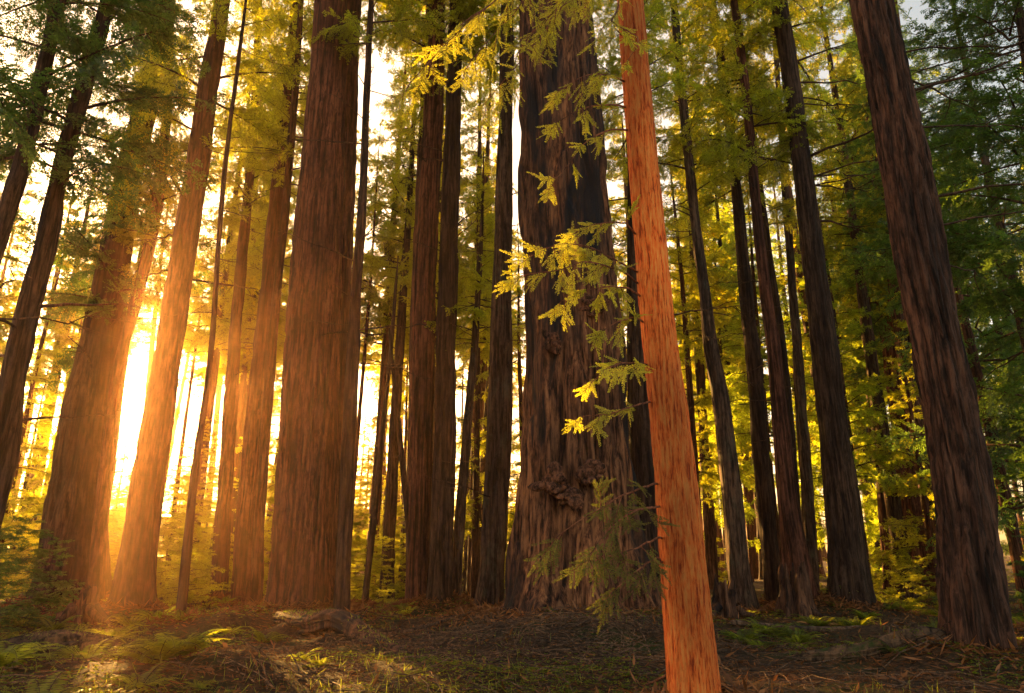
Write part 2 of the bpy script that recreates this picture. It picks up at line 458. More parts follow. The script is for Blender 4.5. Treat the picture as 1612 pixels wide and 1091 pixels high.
# ------------------------------------------------------------------ trunks
def smooth_path(pts, n):
    """Catmull-Rom through the given rows, resampled to n rows"""
    pts = np.asarray(pts, float)
    ext = np.vstack([2 * pts[0] - pts[1], pts, 2 * pts[-1] - pts[-2]])
    seg = np.linalg.norm(np.diff(pts[:, :3], axis=0), axis=1); cum = np.concatenate([[0], np.cumsum(seg)])
    out = []
    for u in np.linspace(0, cum[-1], n):
        i = min(int(np.searchsorted(cum, u, 'right')) - 1, len(seg) - 1); t = (u - cum[i]) / seg[i]
        p0, p1, p2, p3 = ext[i], ext[i + 1], ext[i + 2], ext[i + 3]
        out.append(0.5 * (2 * p1 + (p2 - p0) * t + (2 * p0 - 5 * p1 + 4 * p2 - p3) * t ** 2 + (3 * p1 - p0 - 3 * p2 + p3) * t ** 3))
    return np.array(out)

def trunk_geo(rows, seed, nring, nseg, furrow, ffreq=3.2, flare=0.25, lobes=5, fluting=0.0, fine=True, dense_to=None):
    """rows: x y z radius from the foot up (local). Bark furrows are cut into the surface."""
    rng = np.random.default_rng(seed)
    R_ = smooth_path(rows, nring)
    if dense_to:                          # spend rings low down where the picture looks
        cum = np.concatenate([[0], np.cumsum(np.linalg.norm(np.diff(R_[:, :3], axis=0), axis=1))])
        u = np.concatenate([np.linspace(0, dense_to, int(nring * 0.85), endpoint=False), np.linspace(dense_to, cum[-1], nring - int(nring * 0.85))])
        R_ = np.stack([np.interp(u, cum, R_[:, k]) for k in range(4)], 1)
    c, r = R_[:, :3], np.maximum(R_[:, 3], 0.01)
    th = np.arange(nseg) * 2 * math.pi / nseg
    h = c[:, 2] - c[0, 2]
    ph = rng.uniform(0, 6.28, 4)
    lob = 0.6 + 0.4 * np.cos(lobes * th + ph[0]) + 0.25 * np.cos((lobes + 4) * th + ph[1])
    rr = r[:, None] * (1 + flare * 1.35 * np.exp(-h / (0.35 + 0.45 * r[0]))[:, None] * lob[None])
    Pn = np.stack(np.broadcast_arrays(np.cos(th)[None] * r.max() * ffreq, np.sin(th)[None] * r.max() * ffreq, (h * ffreq * 0.11)[:, None]), -1)
    warp = (fbm(Pn * np.array([0.5, 0.5, 2.5]) + 31, 2, seed) - 0.5) * 1.6
    Pw = Pn + warp[..., None] * np.array([1, 1, 0])
    n1 = fbm(Pw, 2, seed + 3)
    ridge = 1 - np.abs(2 * n1 - 1) * 2.0
    n2 = fbm(Pw * np.array([3, 3, 2.2]), 2, seed + 11)
    n3 = fbm(Pw * np.array([1.2, 1.2, 7.0]), 2, seed + 23)
    d = -np.clip(ridge, 0, 1) ** 1.3 * furrow * 1.25 + (n2 - 0.5) * furrow * 1.1 + (n3 - 0.5) * furrow * 0.7
    d = d + (fbm(np.stack(np.broadcast_arrays(np.cos(th)[None] * 0.9, np.sin(th)[None] * 0.9, (h * 0.35)[:, None]), -1) * 1.6, 2, seed + 5) - 0.5) * r[:, None] * 0.16
    if fluting:
        fl = np.cos(9 * th + ph[2] + 0.6 * np.sin(h / 3.0)[:, None]) * 0.5 + np.cos(5 * th + ph[3] - 0.4 * np.sin(h / 2.0)[:, None]) * 0.5
        d = d + fl * fluting
    rr = rr + d * np.clip(r / r[0] + 0.1, 0.2, 1)[:, None]
    V = np.stack([c[:, 0, None] + rr * np.cos(th), c[:, 1, None] + rr * np.sin(th), np.broadcast_to(c[:, 2, None], rr.shape)], -1)
    i = np.arange(nring - 1)[:, None] * nseg; j = np.arange(nseg)[None]; j2 = (j + 1) % nseg
    Q = np.stack([i + j, i + j2, i + nseg + j2, i + nseg + j], -1).reshape(-1, 4)
    return V.reshape(-1, 3), Q

TREES = []   # (screen x at mid height, label name) used to word the labels of unnamed neighbours
def dead_limb(rng, start, az, L, droop, r, parent, bits=3, mat='twig'):
    G = Geo()
    s = np.linspace(0, 1, 8)
    wob = rng.normal(0, 0.03, (8, 3)) * L * s[:, None]
    d = np.array([math.cos(az), math.sin(az), 0])
    pts = d[None] * (s * L)[:, None] + np.array([0, 0, 1.0])[None] * ((0.15 * s - droop * s ** 1.6) * L)[:, None] + wob
    G.tube(pts, r * (1.05 - s) + 0.004, 5, 0)
    for k in range(bits):
        t = rng.uniform(0.3, 0.9); q = np.array([np.interp(t, s, pts[:, c]) for c in range(3)])
        a2 = az + rng.choice([-1, 1]) * rng.uniform(0.4, 1.0); l2 = L * rng.uniform(0.15, 0.4)
        u = np.linspace(0, 1, 5)
        dd = np.array([math.cos(a2), math.sin(a2), rng.uniform(-0.5, 0.3)])
        G.tube(q + dd[None] * (u * l2)[:, None] + rng.normal(0, 0.02, (5, 3)) * l2, r * 0.45 * (1.05 - u) + 0.003, 4, 0)
    return link('branch', G.mesh('branch', [M[mat]], True), parent, start)

def big_tree(label, D, pts, H, mat, name='redwood_tree', nring=None, nseg=None, furrow=0.05, flare=0.25, fluting=0.0, crown=None,
             limbs=0, limb_z=(4, 16), limb_len=(1.5, 3.5), side=None, seed=0, limb_r=0.03, ffreq=3.2, nick=None, group=None):
    """pts: (x, y, width) of the trunk in the photograph, from the foot up"""
    rows = []
    for (x, y, w) in pts:
        p = P(x, y, D); rows.append([*p, 0.5 * w / F_PX * zdepth(p)])
    rows = np.array(rows)
    g = gz(rows[0, 0], rows[0, 1])
    dirn = rows[1, :3] - rows[0, :3]; dirn = dirn / dirn[2]
    if rows[0, 2] > g - 0.1:                                  # carry the foot down into the soil
        foot = rows[0, :3] + dirn * (g - 0.25 - rows[0, 2])
        fr = rows[0, 3]
        if rows[0, 2] > g + 0.6: rows = np.vstack([[*foot, fr * 1.12], rows])
        else: rows[0, :3] = foot
    else:
        rows[0, :3] = rows[0, :3] + dirn * (g - 0.25 - rows[0, 2])
    top = rows[-1]
    if top[2] < H:
        dr = (rows[-1, :3] - rows[-2, :3]); dr = dr / max(dr[2], 0.1)
        dr[0] *= 0.8
        for f_ in (0.35, 0.7, 1.0):
            z = top[2] + (H - top[2]) * f_
            p = top[:3] + dr * (z - top[2])
            rows = np.vstack([rows, [*p, max(top[3] * (1 - 0.9 * f_), 0.03)]])
    base = rows[0, :3].copy(); base[2] = g
    root = empty(name, base)
    tag(root, label, 'tree', group)
    loc = rows.copy(); loc[:, :3] -= base
    r0 = rows[:, 3].max()
    ns = nseg or int(np.clip(r0 * 110, 20, 150)); nr = nring or int(np.clip(r0 * 260, 50, 260))
    zt = loc[-1, 2]
    V, Q = trunk_geo(loc, seed + 100, nr, ns, min(furrow, r0 * 0.16), flare=flare, fluting=fluting, ffreq=ffreq, dense_to=min(24.0 + 0.0, zt * 0.95) if zt > 26 else None)
    link('trunk', np_mesh('trunk', V, Q, [M[mat]], smooth=True), root)
    rng = np.random.default_rng(seed + 500)
    def at(z):
        return np.array([np.interp(z, loc[:, 2], loc[:, k]) for k in range(4)])
    for k in range(limbs):
        z = rng.uniform(*limb_z); q = at(z)
        az = rng.uniform(0, 6.28) if side is None else side + rng.normal(0, 0.5)
        dead_limb(rng, q[:3] + np.array([math.cos(az), math.sin(az), 0]) * q[3] * 0.7, az, rng.uniform(*limb_len), rng.uniform(-0.1, 0.35), limb_r * rng.uniform(0.6, 1.2), root)
    if crown:
        kind, z0, sc_h, sc_r, rz = crown
        me = CR[kind][seed % len(CR[kind])]
        q0, q1 = at(z0), at(min(z0 + 14, zt))
        o = link('crown', me, root, q0[:3])
        dv = Vector(q1[:3] - q0[:3]).normalized()
        o.rotation_mode = 'QUATERNION'
        o.rotation_quaternion = Vector((0, 0, 1)).rotation_difference(dv) @ Matrix.Rotation(rz, 3, 'Z').to_quaternion()
        o.scale = (sc_r, sc_r, sc_h)
    MOUNDS.append((base[0], base[1], float(rows[0, 3])))
    TREES.append((proj_x(rows[0, :3] + np.array([0, 0, 2.0])), D, nick or label))
    return root, at

# ------------------------------------------------------------------ ground
def build_ground():
    xs = np.concatenate([np.linspace(-320, -40, 30, endpoint=False), np.linspace(-40, -14, 60, endpoint=False), np.linspace(-14, 14, 260, endpoint=False), np.linspace(14, 40, 60, endpoint=False), np.linspace(40, 320, 30)])
    ys = np.concatenate([np.linspace(-160, -6, 20, endpoint=False), np.linspace(-6, 26, 300, endpoint=False), np.linspace(26, 70, 90, endpoint=False), np.linspace(70, 480, 40)])
    X, Y = np.meshgrid(xs, ys)
    Z = ground(X, Y)
    Z += 0.035 * (fbm(np.stack([X * 5, Y * 5, X * 0], -1), 3, 21) - 0.5) * (np.abs(Y - 10) < 17)
    nx, ny = len(xs), len(ys)
    i = np.arange(ny - 1)[:, None] * nx; j = np.arange(nx - 1)[None]
    Q = np.stack([i + j, i + j + 1, i + nx + j + 1, i + nx + j], -1)
    o = link('ground', np_mesh('ground', np.stack([X, Y, Z], -1), Q, [M['ground']], smooth=True))
    tag(o, 'brown and green forest floor under the redwoods', kind='structure')


# ------------------------------------------------------------------ the trees one can tell apart, left to right
T = big_tree
T('dark leaning redwood cut off by the left edge, outermost trunk on the left', 12.5,
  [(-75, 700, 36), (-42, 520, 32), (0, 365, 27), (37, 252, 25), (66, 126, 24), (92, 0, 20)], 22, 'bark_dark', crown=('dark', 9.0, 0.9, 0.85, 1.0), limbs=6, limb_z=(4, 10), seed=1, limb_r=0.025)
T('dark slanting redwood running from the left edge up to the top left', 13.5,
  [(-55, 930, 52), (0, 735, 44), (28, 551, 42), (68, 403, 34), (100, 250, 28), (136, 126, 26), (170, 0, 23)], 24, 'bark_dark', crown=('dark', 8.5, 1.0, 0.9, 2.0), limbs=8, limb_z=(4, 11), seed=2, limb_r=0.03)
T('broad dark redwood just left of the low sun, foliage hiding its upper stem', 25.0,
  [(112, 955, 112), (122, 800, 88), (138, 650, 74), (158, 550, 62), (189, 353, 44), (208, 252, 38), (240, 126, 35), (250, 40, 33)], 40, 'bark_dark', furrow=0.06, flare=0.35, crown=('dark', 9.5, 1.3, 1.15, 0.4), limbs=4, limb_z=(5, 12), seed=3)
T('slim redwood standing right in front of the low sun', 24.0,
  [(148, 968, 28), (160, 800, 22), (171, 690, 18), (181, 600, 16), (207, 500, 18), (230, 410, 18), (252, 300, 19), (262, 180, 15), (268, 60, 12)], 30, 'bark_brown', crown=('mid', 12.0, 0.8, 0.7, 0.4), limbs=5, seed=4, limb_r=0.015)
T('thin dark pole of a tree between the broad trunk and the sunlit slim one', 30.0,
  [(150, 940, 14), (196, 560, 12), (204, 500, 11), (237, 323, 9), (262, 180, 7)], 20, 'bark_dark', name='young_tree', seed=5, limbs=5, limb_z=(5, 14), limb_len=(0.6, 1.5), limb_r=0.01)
T('large leaning redwood just right of the low sun with ridged brown bark', 20.5,
  [(205, 978, 76), (217, 880, 58), (235, 743, 50), (252, 640, 44), (266, 551, 42), (304, 303, 37), (326, 150, 31), (341, 60, 27), (350, 0, 25)], 42, 'bark_dusky', furrow=0.06, flare=0.35, crown=('mid', 13.5, 1.4, 1.0, 2.2), limbs=5, limb_z=(8, 15), seed=6)
T('spindly straight tree slanting from the ferns up past the big leaning trunk', 17.5,
  [(281, 1000, 17), (307, 743, 14), (333, 550, 9.5), (350, 303, 8), (372, 120, 6.5), (386, 10, 5)], 18, 'bark_dark', name='young_tree', limbs=9, limb_z=(6, 16), limb_len=(0.7, 1.8), limb_r=0.012, flare=0.1, seed=7)
T('medium brown redwood in the glare between the spindly tree and the forked pair', 30.0,
  [(343, 930, 30), (349, 860, 28), (363, 642, 23), (372, 504, 20), (396, 240, 14), (404, 100, 11), (408, 0, 10)], 34, 'bark_brown', crown=('mid', 16, 1.0, 0.9, 0.2), limbs=6, seed=8, limb_z=(6, 18), limb_len=(1, 2.4), limb_r=0.02)
T('narrow far redwood close right of the medium brown trunk in the glare', 42.0,
  [(357, 900, 12), (373, 700, 10), (388, 541, 10), (400, 350, 8), (410, 150, 7)], 34, 'bark_brown', seed=9, crown=('far', 12, 0.9, 0.6, 0.2), limbs=4, limb_len=(1, 2))
T('reddish slanting redwood, left one of the two close trunks in the glare', 27.0,
  [(383, 945, 40), (390, 800, 35), (402, 650, 33), (420, 500, 31), (440, 300, 27), (456, 150, 21), (466, 0, 17)], 42, 'bark_red', furrow=0.05, crown=('mid', 17, 1.4, 0.9, 4), seed=10)
T('slimmer dark redwood, right one of the two close trunks beside the great straight trunk', 25.0,
  [(403, 948, 22), (410, 800, 19), (424, 600, 18), (437, 450, 16), (452, 300, 14), (468, 100, 11), (474, 0, 9)], 34, 'bark_brown', crown=('mid', 15, 1.0, 0.8, 3), limbs=6, limb_z=(7, 16), limb_len=(0.8, 2), seed=11, limb_r=0.018)
T('great straight redwood with fine ridged bark, left of the picture middle', 19.5,
  [(474, 985, 108), (477, 920, 98), (481, 800, 94), (488, 640, 90), (494, 500, 84), (503, 350, 76), (511, 200, 64), (517, 100, 55), (521, 0, 50)], 60, 'bark_red', furrow=0.045, ffreq=5.5, flare=0.28, seed=12, crown=('mid', 24, 1.6, 1.3, 3))
T('second stem pressed against the back of the great straight redwood', 20.8,
  [(512, 968, 46), (520, 800, 42), (530, 550, 38), (541, 350, 34), (548, 200, 30), (553, 60, 28), (556, 0, 27)], 52, 'bark_brown', furrow=0.04, ffreq=5, seed=13, crown=('mid', 22, 1.4, 1.0, 3))
T('slim dark redwood just right of the great straight one, hung with short dead twigs', 18.5,
  [(537, 984, 30), (541, 880, 27), (548, 700, 24), (556, 541, 22), (561, 450, 19), (568, 352, 16), (573, 252, 13), (580, 90, 11), (584, 0, 10)], 26, 'bark_dark', limbs=16, limb_z=(6, 17), limb_len=(0.7, 2.6), limb_r=0.02, seed=14, crown=('mid', 16, 0.7, 0.7, 1))
T('thin leaning sapling in the bright gap left of the paired middle trunks', 25.0,
  [(573, 958, 13), (590, 800, 11), (604, 660, 9), (616, 541, 7), (624, 440, 5)], 12.5, 'bark_dark', name='young_tree', limbs=6, limb_z=(4, 10), limb_len=(0.5, 1.4), limb_r=0.01, flare=0.1, seed=15)
T('thin dead pole leaning back towards the paired middle trunks', 24.5,
  [(652, 950, 11), (640, 800, 10), (630, 690, 9), (620, 600, 7), (613, 520, 4)], 9.5, 'bark_dark', name='dead_tree', limbs=3, limb_z=(4, 7), limb_len=(0.4, 1.0), limb_r=0.01, flare=0.1, seed=16)
T('lighter brown redwood, left one of the paired middle trunks', 23.5,
  [(659, 968, 46), (660, 850, 38), (663, 700, 38), (666, 541, 40), (670, 400, 37), (679, 252, 34), (685, 120, 30), (689, 0, 27)], 50, 'bark_red', furrow=0.045, ffreq=5, seed=17, limbs=5, limb_z=(9, 17), limb_len=(1, 2.5), crown=('mid', 20, 1.5, 1.1, 2))
T('pale stem directly behind the lighter one of the paired middle trunks', 25.5,
  [(648, 955, 22), (650, 800, 22), (654, 541, 20), (663, 300, 18), (672, 100, 16), (678, 0, 15)], 46, 'bark_brown', seed=18, furrow=0.04, crown=('mid', 21, 1.2, 0.9, 2))
T('darker redwood, right one of the paired middle trunks', 22.8,
  [(692, 968, 44), (695, 850, 38), (699, 700, 36), (702, 541, 34), (706, 400, 32), (711, 252, 28), (715, 120, 24), (718, 0, 21)], 46, 'bark_dark', furrow=0.045, seed=19, limbs=10, limb_z=(8, 17), limb_len=(0.8, 2.5), limb_r=0.02, crown=('mid', 18, 1.4, 1.0, 5))
T('slim redwood leaning right, just right of the paired middle trunks', 23.5,
  [(714, 965, 22), (726, 800, 18), (738, 640, 15), (747, 541, 13), (753, 450, 10), (758, 360, 7)], 15, 'bark_grey', name='young_tree', limbs=10, limb_z=(5, 14), limb_len=(0.6, 1.8), limb_r=0.012, seed=20, crown=('low', 8.2, 1.3, 1.0, 1))
T('second slim tree between the right-leaning one and the mottled grey redwood', 30.0,
  [(740, 935, 15), (746, 750, 12), (752, 541, 9), (757, 400, 7), (760, 300, 6)], 20, 'bark_brown', name='young_tree', limbs=6, seed=21, limb_len=(0.6, 1.6), limb_r=0.012, crown=('low', 10, 1.6, 1.0, 3))
T('mottled grey redwood with mossy twigs, just left of the giant', 20.8,
  [(766, 980, 50), (774, 900, 44), (781, 800, 42), (787, 650, 40), (791, 403, 31), (794, 250, 26), (797, 150, 24), (799, 0, 21)], 44, 'bark_grey', furrow=0.045, limbs=16, limb_z=(3, 17), limb_len=(0.5, 2.0), limb_r=0.016, seed=22, crown=('mid', 17, 1.3, 1.0, 0))
giant, giant_at = T('giant furrowed redwood with burls and black fire scars, widest trunk in view', 17.6,
  [(915, 1003, 262), (915, 940, 232), (911, 843, 208), (906, 720, 180), (905, 642, 166), (901, 504, 150), (886, 300, 138), (878, 150, 126), (872, 0, 116)], 62, 'bark_giant', nring=420, nseg=360, furrow=0.15, ffreq=2.0, flare=0.22, fluting=0.07, seed=23, nick='the giant', crown=('mid', 30, 1.6, 1.5, 0))
T('dark broken-barked redwood squeezed between the giant and the orange trunk', 19.5,
  [(1024, 985, 88), (1020, 860, 66), (1012, 700, 46), (1004, 560, 34), (1000, 440, 26), (998, 330, 20), (994, 200, 14)], 24, 'bark_dark', furrow=0.06, seed=24, limbs=6, limb_z=(5, 14), crown=('mid', 14, 0.8, 0.7, 0))
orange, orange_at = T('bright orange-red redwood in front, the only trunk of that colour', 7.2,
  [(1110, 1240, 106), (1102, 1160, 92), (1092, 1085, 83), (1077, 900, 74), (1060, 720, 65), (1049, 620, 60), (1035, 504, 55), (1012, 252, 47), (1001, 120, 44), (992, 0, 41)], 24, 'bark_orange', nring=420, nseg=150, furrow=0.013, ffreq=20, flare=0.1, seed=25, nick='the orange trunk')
T('dark leaning redwood right of the orange trunk, the first one past it', 21.5,
  [(1177, 978, 50), (1163, 900, 36), (1151, 770, 33), (1138, 650, 28), (1118, 541, 23), (1108, 450, 18), (1095, 353, 16), (1076, 171, 14), (1060, 0, 12)], 30, 'bark_grey', furrow=0.04, seed=26, limbs=12, limb_z=(5, 17), limb_len=(0.8, 2.6), limb_r=0.018, crown=('mid', 12.5, 0.9, 0.8, 4))
T('narrow far redwood seen close right of the orange trunk, behind the leaning one', 38.0,
  [(1122, 920, 21), (1115, 800, 18), (1104, 620, 15), (1097, 500, 13), (1085, 300, 10)], 34, 'bark_brown', seed=27, crown=('far', 14, 0.8, 0.7, 0), limbs=4)
T('dark double-stemmed looking redwood, second trunk right of the orange one', 24.5,
  [(1222, 962, 34), (1212, 860, 28), (1200, 743, 27), (1184, 541, 25), (1178, 504, 23), (1160, 303, 17), (1143, 151, 15), (1120, 0, 13)], 38, 'bark_dark', furrow=0.04, seed=28, limbs=14, limb_z=(5, 18), limb_len=(0.8, 2.4), limb_r=0.016, crown=('mid', 15, 1.2, 0.9, 1))
T('redwood with a sunlit left edge rising from the black stump, third past the orange trunk', 22.5,
  [(1266, 962, 70), (1256, 900, 46), (1241, 800, 33), (1232, 700, 28), (1217, 541, 22), (1211, 504, 20), (1193, 353, 17), (1175, 151, 14), (1155, 0, 12)], 36, 'bark_red', furrow=0.05, flare=0.5, seed=29, limbs=16, limb_z=(5, 17), limb_len=(0.5, 2.0), limb_r=0.016, crown=('mid', 15, 1.1, 0.9, 2))
T('thin black stem right behind the sunlit-edged redwood', 27.0,
  [(1262, 930, 15), (1250, 750, 14), (1233, 550, 13), (1215, 430, 11), (1198, 303, 10), (1180, 150, 8)], 26, 'bark_dark', seed=30, limbs=5, limb_r=0.012, crown=('mid', 14, 0.9, 0.7, 5))
T('slender pale redwood left of the thick dark one at right', 28.0,
  [(1278, 940, 25), (1272, 800, 21), (1265, 700, 19), (1254, 541, 16), (1247, 450, 14), (1233, 252, 11), (1220, 60, 9), (1216, 0, 9)], 38, 'bark_grey', seed=31, limbs=12, limb_z=(5, 20), limb_len=(0.7, 2.2), limb_r=0.014, crown=('mid', 18, 1.1, 0.8, 5))
T('thick dark redwood with long drooping bare limbs, second from the right', 22.0,
  [(1342, 970, 76), (1335, 900, 62), (1319, 743, 50), (1308, 640, 45), (1297, 541, 43), (1289, 480, 39), (1271, 330, 33), (1262, 252, 30), (1242, 100, 28), (1226, 0, 26)], 44, 'bark_dark', furrow=0.06, flare=0.3, seed=32, limbs=10, limb_z=(11, 19), limb_len=(2.0, 4.8), limb_r=0.04, side=0.0, nick='the thick dark trunk', crown=('mid', 19, 1.5, 1.1, 5))
T('massive near redwood with deep vertical furrows, nearest trunk at right', 10.9,
  [(1546, 1085, 118), (1538, 1010, 102), (1528, 900, 96), (1516, 793, 87), (1497, 660, 80), (1477, 541, 76), (1468, 500, 75), (1446, 380, 75), (1423, 252, 73), (1398, 120, 66), (1371, 0, 60)], 40, 'bark_dusky', furrow=0.06, ffreq=6.5, flare=0.2, seed=33, nring=420, nseg=200, limbs=7, limb_z=(5.5, 11), limb_len=(1.5, 3.5), side=0.1, limb_r=0.02, nick='the massive near trunk')
T('old reddish redwood with tangled dead twigs, far back between the two dark right trunks', 34.0,
  [(1462, 905, 72), (1450, 800, 66), (1436, 680, 60), (1418, 560, 52), (1400, 450, 44), (1376, 350, 32), (1355, 250, 24)], 24, 'bark_red', furrow=0.09, seed=34, limbs=28, limb_z=(4, 20), limb_len=(0.8, 3.0), limb_r=0.03, crown=('mid', 12, 0.9, 0.9, 5))
T('slim reddish companion stem left of the old redwood with tangled twigs', 33.0,
  [(1400, 905, 22), (1388, 740, 19), (1372, 560, 17), (1360, 450, 14), (1345, 300, 11)], 24, 'bark_red', furrow=0.06, seed=35, limbs=16, limb_z=(4, 18), limb_len=(0.5, 1.6), limb_r=0.018, crown=('mid', 13, 0.8, 0.7, 5))
T('grey trunk crossing the top right corner', 15.0,
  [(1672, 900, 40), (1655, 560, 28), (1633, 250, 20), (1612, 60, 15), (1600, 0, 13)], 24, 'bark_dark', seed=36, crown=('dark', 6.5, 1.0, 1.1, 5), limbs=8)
NAMED = len(TREES)

build_ground()

# ------------------------------------------------------------------ giant: burls on its trunk
def lumps(name, mat, centres, seed, parent, loc=(0, 0, 0), rough=0.3):
    """one continuous knotty swelling: a sphere pushed out by many knobs"""
    rng = np.random.default_rng(seed)
    nu, nv = 120, 80
    u = np.linspace(0, 2 * math.pi, nu, endpoint=False); v = np.linspace(0.02, math.pi - 0.02, nv)
    U, W = np.meshgrid(u, v)
    D_ = np.stack([np.cos(U) * np.sin(W), np.sin(U) * np.sin(W), np.cos(W)], -1)
    r = np.full(U.shape, 0.0)
    for (c, s, a) in centres:
        c = np.array(c, float); n = np.linalg.norm(c); 
        r = np.maximum(r, a * np.exp(-((1 - D_ @ (c / (n + 1e-9))) / s) ** 1.0)) if n > 1e-6 else np.maximum(r, a)
    r = r * (1 + rough * (fbm(D_ * 6 + seed, 3, seed) - 0.5) + 0.12 * (fbm(D_ * 22, 2, seed + 1) - 0.5))
    V = D_ * r[..., None]
    i = np.arange(nv - 1)[:, None] * nu; j = np.arange(nu)[None]; j2 = (j + 1) % nu
    Q = np.stack([i + j, i + nu + j, i + nu + j2, i + j2], -1)
    return link(name, np_mesh(name, V, Q, [M[mat]], smooth=True), parent, loc)
def on_giant(px, py, out):
    p = P(px, py, 17.6) - np.array(giant.location)
    q = giant_at(p[2]); dx = np.clip((p[0] - q[0]) / q[3], -0.95, 0.95)
    return np.array([p[0], q[1] - q[3] * math.sqrt(1 - dx * dx) - out, p[2]])
rngb = np.random.default_rng(3)
def burl(px, py, size, n, seed, sz=(1, 0.7, 0.8)):
    r_ = np.random.default_rng(seed)
    cs = [((0, 0, 0), 1, size * 0.55)]
    for k in range(n):
        d = r_.normal(0, 1, 3); d[1] = -abs(d[1]); d = unit(d)
        cs.append((tuple(d), r_.uniform(0.10, 0.34), size * r_.uniform(0.75, 1.15)))
    o = lumps('burl', 'burl', cs, seed, giant, tuple(on_giant(px, py, 0.0)))
    o.scale = sz
burl(868, 770, 0.52, 9, 1); burl(914, 758, 0.48, 8, 2); burl(893, 790, 0.44, 7, 5)
burl(866, 560, 0.34, 8, 3, (1, 0.5, 1.3)); burl(928, 505, 0.42, 7, 4, (1.2, 0.4, 0.8)); burl(984, 930, 0.40, 6, 6, (0.8, 0.4, 1.1))

# ------------------------------------------------------------------ wording for the many unnamed plants
def where(px, D, used={}):
    """a phrase that places something among the named trunks"""
    L_ = [t for t in TREES[:NAMED] if t[0] < px]; R_ = [t for t in TREES[:NAMED] if t[0] >= px]
    return L_, R_
SPOTS = {'dark leaning redwood cut': 'the outermost left trunk'}
LAND = [(-20, 'left edge'), (118, 'broad dark trunk'), (205, 'large leaning trunk'), (281, 'spindly tree'), (343, 'medium brown trunk'), (403, 'slanting pair'),
        (474, 'great straight trunk'), (537, 'slim twiggy trunk'), (675, 'paired middle trunks'), (766, 'mottled grey trunk'), (915, 'giant'),
        (1100, 'orange trunk'), (1177, 'dark leaning trunk'), (1222, 'double-looking stem'), (1266, 'stump tree'), (1342, 'thick dark trunk'), (1462, 'old reddish trunk'), (1546, 'massive near trunk'), (1640, 'right edge')]
QUEUE = []
def later(o, px, D, kind, cat, group): QUEUE.append((o, px, D, kind, cat, group))
ORD = ['first', 'second', 'third', 'fourth', 'fifth', 'sixth', 'seventh', 'eighth', 'ninth', 'tenth', 'eleventh', 'twelfth', 'thirteenth', 'fourteenth', 'fifteenth', 'sixteenth', 'seventeenth', 'eighteenth', 'nineteenth', 'twentieth', 'twenty-first', 'twenty-second', 'twenty-third', 'twenty-fourth', 'twenty-fifth', 'twenty-sixth', 'twenty-seventh', 'twenty-eighth', 'twenty-ninth', 'thirtieth', 'thirty-first', 'thirty-second', 'thirty-third', 'thirty-fourth', 'thirty-fifth', 'thirty-sixth']
def word_all():
    from collections import defaultdict
    b = defaultdict(list)
    for q in QUEUE:
        px = q[1]
        k = max([i for i, l in enumerate(LAND) if l[0] <= px], default=0)
        k = min(k, len(LAND) - 2)
        b[(q[3], k)].append(q)
    for (kind, k), qs in b.items():
        qs.sort(key=lambda q: q[1])
        for n, (o, px, D, kd, cat, group) in enumerate(qs):
            pl = 'between %s and %s' % (LAND[k][1], LAND[k + 1][1])
            if len(qs) == 1: lab = '%s %s' % (kind, pl)
            else: lab = '%s %s, %s from left' % (kind, pl, ORD[min(n, 35)])
            tag(o, lab, cat, group)

# ------------------------------------------------------------------ unnamed forest behind
trunk_bank = []
for k in range(4):
    rows = [[0, 0, -0.4, 0.5], [0.02, 0.03, 2, 0.42], [0.1 * (k - 1), 0.05, 12, 0.33], [0.12 * k, -0.1, 24, 0.22], [0.1, 0, 34, 0.1], [0.1, 0, 38, 0.03]]
    V, Q = trunk_geo(rows, 900 + k, 110, 26, 0.06, flare=0.3, dense_to=22)
    trunk_bank.append(np_mesh('trunk_far', V, Q, [M[['bark_brown', 'bark_grey', 'bark_dark', 'bark_red'][k]]], smooth=True))
rf = np.random.default_rng(77)
SUNX = 200
def wood_tree(px, D, kind, th, ch, z0, cr, name, word, cat='tree', group='unnamed trees of the forest behind', fat=1.0):
    x = (px - 806) / F_PX * D * math.cos(PITCH) * 1.06
    g = gz(x, D)
    root = empty(name, (x, D, g), rf.uniform(0, 6.28))
    t = link('trunk', trunk_bank[rf.integers(4)], root)
    s = th / 38.0
    if px > 1120 and kind in ('mid', 'far') and rf.random() < 0.7: kind = {'mid': 'green', 'far': 'green_far'}[kind]
    t.scale = (s * fat, s * fat, s)
    t.rotation_euler = (rf.normal(0, 0.02), rf.normal(0, 0.02), 0)
    c = link('crown', CR[kind][rf.integers(len(CR[kind]))], root, (0, 0, z0))
    hb = {'green': 16.0, 'green_far': 26.0, 'mid': 16.0, 'dark': 16.0, 'far': 26.0, 'low': 5.0}[kind]
    c.scale = (cr, cr, ch / hb)
    later(root, px, D, word, cat, group)
    return root
placed = []
def free(px, D, md):
    x = (px - 806) / F_PX * D
    for (a, b) in placed:
        if (a - x) ** 2 + (b - D) ** 2 < md * md: return False
    placed.append((x, D)); return True
# far redwoods
n = 0
while n < 60:
    px = rf.uniform(-120, 1740); D = 34 + 90 * rf.random() ** 0.8
    if px < 850 and (D > 72 or rf.random() < 0.35): continue
    if abs(px - SUNX) < 60 and D < 110: continue
    if not free(px, D, 5.0): continue
    h = rf.uniform(30, 46)
    z0 = rf.uniform(7, 16) if px > 850 else rf.uniform(13, 19)
    wood_tree(px, D, 'far', h, h - z0 + 1, z0, rf.uniform(0.7, 1.1), 'redwood_tree', 'far redwood', fat=rf.uniform(0.7, 1.7))
    n += 1
